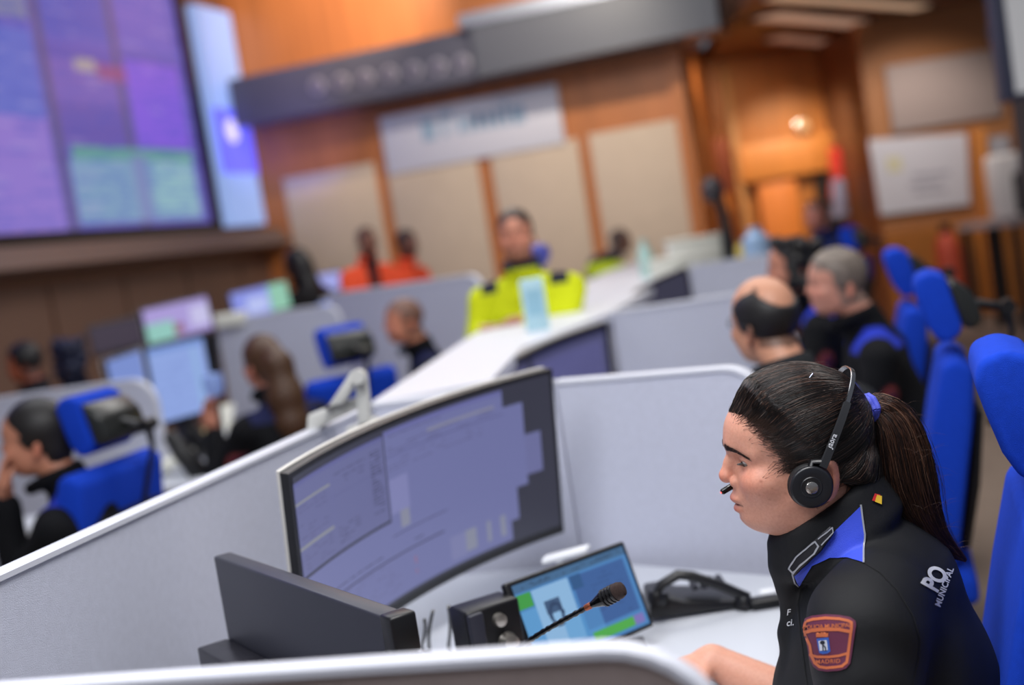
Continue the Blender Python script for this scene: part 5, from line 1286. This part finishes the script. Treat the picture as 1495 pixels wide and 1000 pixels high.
# --- draping flat pieces on the jacket ---
EYL = WMI @ EYE
def drape(name, tris_mesh, tomat, bv, off=.0012, thick=0, parent=jk, maxe=6.0, smooth=True):
    """tris_mesh: bmesh whose x,y are photo pixels"""
    bm = tris_mesh; bmesh.ops.triangulate(bm, faces=bm.faces)
    for _ in range(7):
        es = [e for e in bm.edges if (e.verts[0].co-e.verts[1].co).length > maxe]
        if not es: break
        bmesh.ops.subdivide_edges(bm, edges=es, cuts=1); bmesh.ops.triangulate(bm, faces=bm.faces)
    bad = []
    for v in bm.verts:
        r = ray(v.co.x, v.co.y); dl = (WMI.to_3x3() @ r).normalized(); hit = bv.ray_cast(EYL, dl)
        if hit[0] is None: bad.append(v); continue
        n = hit[1]; n = n if n.dot(dl) < 0 else -n; v.co = hit[0]+n*off-dl*.0004+V((0, 0, HO.z))
    bmesh.ops.delete(bm, geom=bad, context='VERTS')
    if not bm.faces: bm.free(); return None
    me = bpy.data.meshes.new(name); bm.to_mesh(me); bm.free(); me.materials.append(tomat)
    if smooth: me.polygons.foreach_set('use_smooth', [True]*len(me.polygons))
    o = bpy.data.objects.new(name, me); COL.objects.link(o); o.parent = parent; return o
def poly_bm(polys):
    bm = bmesh.new()
    for pl in polys: bm.faces.new([bm.verts.new((p[0], p[1], 0)) for p in pl])
    return bm
def stroke(pts, w, closed=False):
    pts = [V((p[0], p[1])) for p in pts]; out = []
    n = len(pts); m = n if closed else n-1
    for i in range(m):
        a, b = pts[i], pts[(i+1) % n]; d = (b-a).normalized(); q = V((-d.y, d.x))*w/2; e = d*w*.35
        out.append([a+q-e, b+q+e, b-q+e, a-q-e])
    return out
def text_bm(txt, org, ux, uy, size, bold=0, shear=0, width=1.0, space=1.0):
    """text with baseline start org (px), ux / uy unit pixel directions, size = px per em"""
    cu = bpy.data.curves.new('t', 'FONT'); cu.body = txt; cu.size = 1; cu.offset = bold; cu.shear = shear; cu.space_character = space
    ob = bpy.data.objects.new('t', cu); COL.objects.link(ob); dg = bpy.context.evaluated_depsgraph_get(); dg.update()
    me = bpy.data.meshes.new_from_object(ob.evaluated_get(dg)); bm = bmesh.new(); bm.from_mesh(me)
    bpy.data.objects.remove(ob); bpy.data.curves.remove(cu); bpy.data.meshes.remove(me)
    for v in bm.verts: x_, y_ = v.co.x*size*width, v.co.y*size; v.co = (org[0]+ux[0]*x_+uy[0]*y_, org[1]+ux[1]*x_+uy[1]*y_, 0)
    return bm
BL = M('shoulder_blue', (52, 78, 214), .6, bump=.3, bscale=900, sheen=.2); PIPE = M('reflective_piping', (150, 152, 160), .4); WHT = M('print_white', (206, 208, 214), .6)
drape('shoulder_panel', poly_bm([[(1212, 782), (1257, 738), (1262, 780), (1261, 822), (1238, 815), (1212, 814), (1186, 826), (1166, 856), (1160, 840), (1190, 805)]]), BL, bvj, .0014)
drape('piping', poly_bm(stroke([(1256, 738), (1262, 780), (1261, 822)], 2.6)+stroke([(1158, 838), (1161, 850), (1167, 857)], 2)), PIPE, bvj, .0022)
drape('seam', poly_bm(stroke([(1262, 822), (1285, 836), (1310, 862), (1333, 900), (1343, 935), (1341, 960), (1332, 1000)], 1.6)), M('seam_black', (6, 6, 8), .9), bvj, .0006)
drape('seam', poly_bm(stroke([(1187, 826), (1172, 850), (1165, 880), (1168, 920), (1178, 1000)], 1.4)), M('seam_black', ()), bvj, .0006)
# rank slide on the epaulette
ep = drape('epaulette', poly_bm([[(1156, 828), (1165, 812), (1212, 768), (1219, 772), (1216, 782), (1199, 806), (1164, 838)]]), M('epaulette_black', (20, 20, 28), .5), bvj, .0060)
sm = ep.modifiers.new('thick', 'SOLIDIFY'); sm.thickness = .005; sm.offset = 0
drape('epaulette_border', poly_bm(stroke([(1158, 829), (1167, 813), (1192, 790), (1197, 797), (1192, 808), (1163, 834), (1158, 829)], 2.2)+stroke([(1197, 786), (1216, 770), (1217, 777), (1202, 795)], 1.8)), M('silver_braid', (170, 172, 180), .4, .3), bvj, .0093)
drape('piping', poly_bm([[(1272, 731), (1276, 721), (1284, 723), (1282, 734)]]), M('flag_red', (200, 40, 44), .6), bvj, .002).name = 'flag_red_band'
drape('piping', poly_bm([[(1276, 733), (1279, 723), (1286, 725), (1286, 737)]]), M('flag_yellow', (226, 186, 50), .6), bvj, .0024).name = 'flag_yellow_band'
# arm badge
MAR = M('badge_maroon', (98, 38, 66), .7); ORA = M('badge_orange', (196, 104, 62), .7)
def bp(u, v):  # badge crop pixel (1000 px = 110 px of the photo)
    return (1160+u*.11, 880+v*.11)
outer = [(120, 300), (150, 210), (240, 175), (420, 155), (600, 165), (740, 190), (810, 240), (818, 300), (790, 480), (760, 700), (745, 800), (690, 870), (600, 900), (440, 912), (330, 895), (260, 840), (210, 740), (180, 560), (130, 400)]
bd_o = drape('arm_badge', poly_bm([[bp(*p) for p in outer]]), MAR, bvj, .0016, maxe=4); bd_o['label'] = 'maroon shield badge with orange lettering'
S = lambda pts, w, c=False: stroke([bp(*p) for p in pts], w*.11, c)
pol = S([(145, 330), (165, 250), (260, 222), (420, 205), (600, 215), (720, 240), (760, 262), (758, 330), (735, 520), (715, 700), (700, 790), (640, 840), (560, 852), (440, 862), (350, 845), (285, 790), (245, 700), (222, 560), (160, 430)], 36, True)
pol += S([(150, 395), (250, 365), (420, 350), (600, 352), (735, 378)], 44)+S([(225, 685), (320, 712), (470, 715), (600, 700), (715, 668)], 34)
drape('badge_border', poly_bm(pol), ORA, bvj, .0022, parent=bd_o, maxe=4)
drape('badge_text', text_bm('POLICIA MUNICIPAL', bp(150, 350), (.998, -.05), (.0, -1.0), 8.3, .012, 0, .92, .95), ORA, bvj, .0023, parent=bd_o, maxe=5)
drape('badge_text', text_bm('MADRID', bp(300, 805), (.997, -.03), (.0, -1.0), 8.6, .014, 0, 1.0, 1.12), ORA, bvj, .0023, parent=bd_o, maxe=5)
cr = [[bp(*p) for p in q] for q in ([(305, 450), (300, 395), (330, 430), (345, 390), (372, 428), (392, 388), (412, 425), (435, 388), (440, 425), (462, 390), (455, 450)],)]
drape('badge_crown', poly_bm(cr), ORA, bvj, .0023, parent=bd_o, maxe=4)
drape('badge_shield', poly_bm([[bp(*p) for p in [(308, 470), (465, 455), (478, 560), (492, 640), (450, 668), (390, 676), (345, 660), (330, 600)]]]), M('badge_blue', (48, 92, 180), .6), bvj, .0022, parent=bd_o, maxe=4)
drape('badge_field', poly_bm([[bp(*p) for p in [(335, 500), (440, 488), (452, 560), (458, 622), (352, 632), (345, 570)]]]), M('badge_white', (206, 210, 220), .6), bvj, .0025, parent=bd_o, maxe=4)
tree = [[bp(390+34*math.cos(a), 522+26*math.sin(a)) for a in np.linspace(0, 2*PI, 15)[:-1]]]+S([(392, 540), (398, 625)], 14)+S([(405, 560), (428, 585), (432, 628)], 16)
drape('badge_emblem', poly_bm(tree), M('badge_dark', (24, 30, 44), .6), bvj, .0029, parent=bd_o, maxe=4)
# back and chest lettering
def unit(a, b): d = V((b[0]-a[0], b[1]-a[1])); return d.normalized()
# big letters "POLICIA" (its start shows beside the ponytail) and MUNICIPAL below, running up to the right
u1 = unit((1358, 866), (1392, 800)); u2 = unit((1370, 886), (1388, 818))
drape('back_lettering', text_bm('PO', (1366, 866), (.52, -.85), (-.80, -.45), 42, .035, .0, .62, 1.0), WHT, bvj, .0015, maxe=4)
drape('back_lettering', text_bm('MUNICIPAL', (1371, 887), (.34, -.94), (-.80, -.30), 15, .03, .1, .74, 1.05), WHT, bvj, .0015, maxe=4)
drape('chest_lettering', text_bm('F', (1149, 898), (.95, -.1), (.1, -1), 13, .01), WHT, bvj, .0015, maxe=4)
drape('chest_lettering', text_bm('ci.', (1149, 914), (.95, -.1), (.1, -1), 14, .01), WHT, bvj, .0015, maxe=4)

# --- headset ---
hs_t = thing('headset', 'black headset with steel headband worn by the woman in focus', 'headset', (HO.x, HO.y, HO.z), YW)
CU = V((.030, .087, .013)); top = V((-.060, 0, .154)); ed = (top-V((.026, 0, .013))); hgt = ed.length; ed.normalize(); b0c = V((.026, 0, .013))
def arcp(a, o=0):
    c_, s_ = math.cos(a), max(math.sin(a), 0); return b0c+V((0, 1, 0))*(.0945+o)*math.copysign(abs(c_)**.72, c_)+ed*(hgt+o)*s_**.95
nb = ed.cross(V((0, 1, 0))).normalized()
def strip(mb, a0, a1, w, th, n=24, o=0, taper=None):
    vs = []
    for i in range(n+1):
        a = a0+(a1-a0)*i/n; p = arcp(a, o); q = arcp(a, o+th); ww = w if taper is None else w*taper(i/n)
        vs += [p-nb*ww/2, p+nb*ww/2, q+nb*ww/2*.8, q-nb*ww/2*.8]
    fs = [(i*4+j, i*4+(j+1) % 4, i*4+4+(j+1) % 4, i*4+4+j) for i in range(n) for j in range(4)]+[(0, 1, 2, 3), tuple(range(n*4, n*4+4))]
    return mb.add(vs, fs)
part('headband', strip(MB(), R_(36), R_(144), .0070, .0018, 50, .001), M('band_steel', (150, 150, 152), .22, 1), hs_t, True)
hb = []
for a0, a1 in ((R_(9), R_(46)), (R_(171), R_(134))):
    hb.append(part('slider', strip(MB(), a0, a1, .0125, .0042, 30, .0005, lambda t: 1-.12*t), M('slider_black', (40, 41, 44), .42), hs_t, True))
for s in (1, -1):
    c = V((CU.x, s*CU.y, CU.z)); ax = V((.02, s, -.05)).normalized()
    part('ear_cushion', MB().lathe([(.001, -.012), (.026, -.012), (.0305, -.008), (.0315, -.001), (.029, .004), (.001, .004)], c, ax, 40), M('cushion_leather', (22, 22, 24), .55, bump=.3), hs_t, True)
    cup_ = part('ear_cup', MB().lathe([(.001, .003), (.0285, .003), (.0295, .006), (.0295, .0095), (.028, .0115), (.0262, .0122), (.0150, .0108), (.0140, .0118), (.0125, .0112), (.001, .0112)], c, ax, 48), M('cup_black', (30, 31, 36), .32), hs_t, True)
    part('cup_button', MB().lathe([(.0085, .011), (.0085, .0135), (.0072, .0145), (.001, .0145)], c+ax*0, ax, 32), M('turned_metal', (190, 186, 180), .25, 1, bump=.3, bscale=400), cup_, True)
    part('yoke', MB().tube([c+ax*.006+V((.0, 0, .022)), c+ax*.004+V((-.006, 0, .034)), V((arcp(R_(12)).x, s*arcp(R_(12)).y, arcp(R_(12)).z))], [.007, .006, .0055], 10, flat=.6), BLACKP, hs_t, True)
bp_ = [V((.036, -.094, -.002)), V((.075, -.088, -.012)), V((.115, -.062, -.012)), H(1078, 704, -.032), H(1067, 711, -.028)]
part('microphone_boom', MB().tube(bez(bp_, 16), .0022, 8), BLACKP, hs_t, True)
m0, m1_ = H(1073, 707, -.030), H(1053, 719, -.024); dm = (m1_-m0).normalized()
part('microphone_tip', MB().lathe([(.001, 0), (.0042, .001), (.0048, .006), (.0046, (m1_-m0).length-.002), (.003, (m1_-m0).length), (.001, (m1_-m0).length)], m0, dm, 18), M('glossy_black', ()), hs_t, True)
part('status_light', MB().lathe([(.001, 0), (.0016, .0002), (.001, .0012)], m1_, dm, 10), M('red_led', (255, 90, 80), .4, emit=2), hs_t, True)
bvs = BVHTree.FromPolygons([v.co.copy() for v in hb[0].data.vertices], [tuple(p.vertices) for p in hb[0].data.polygons])
o = drape('lettering', text_bm('Jabra', (1213.5, 655), (.40, -.92), (-.92, -.40), 11.5, .012, 0, .95, 1.0), WHT, bvs, .0004, parent=hs_t, maxe=4)
if o:
    for v in o.data.vertices: v.co.z -= HO.z
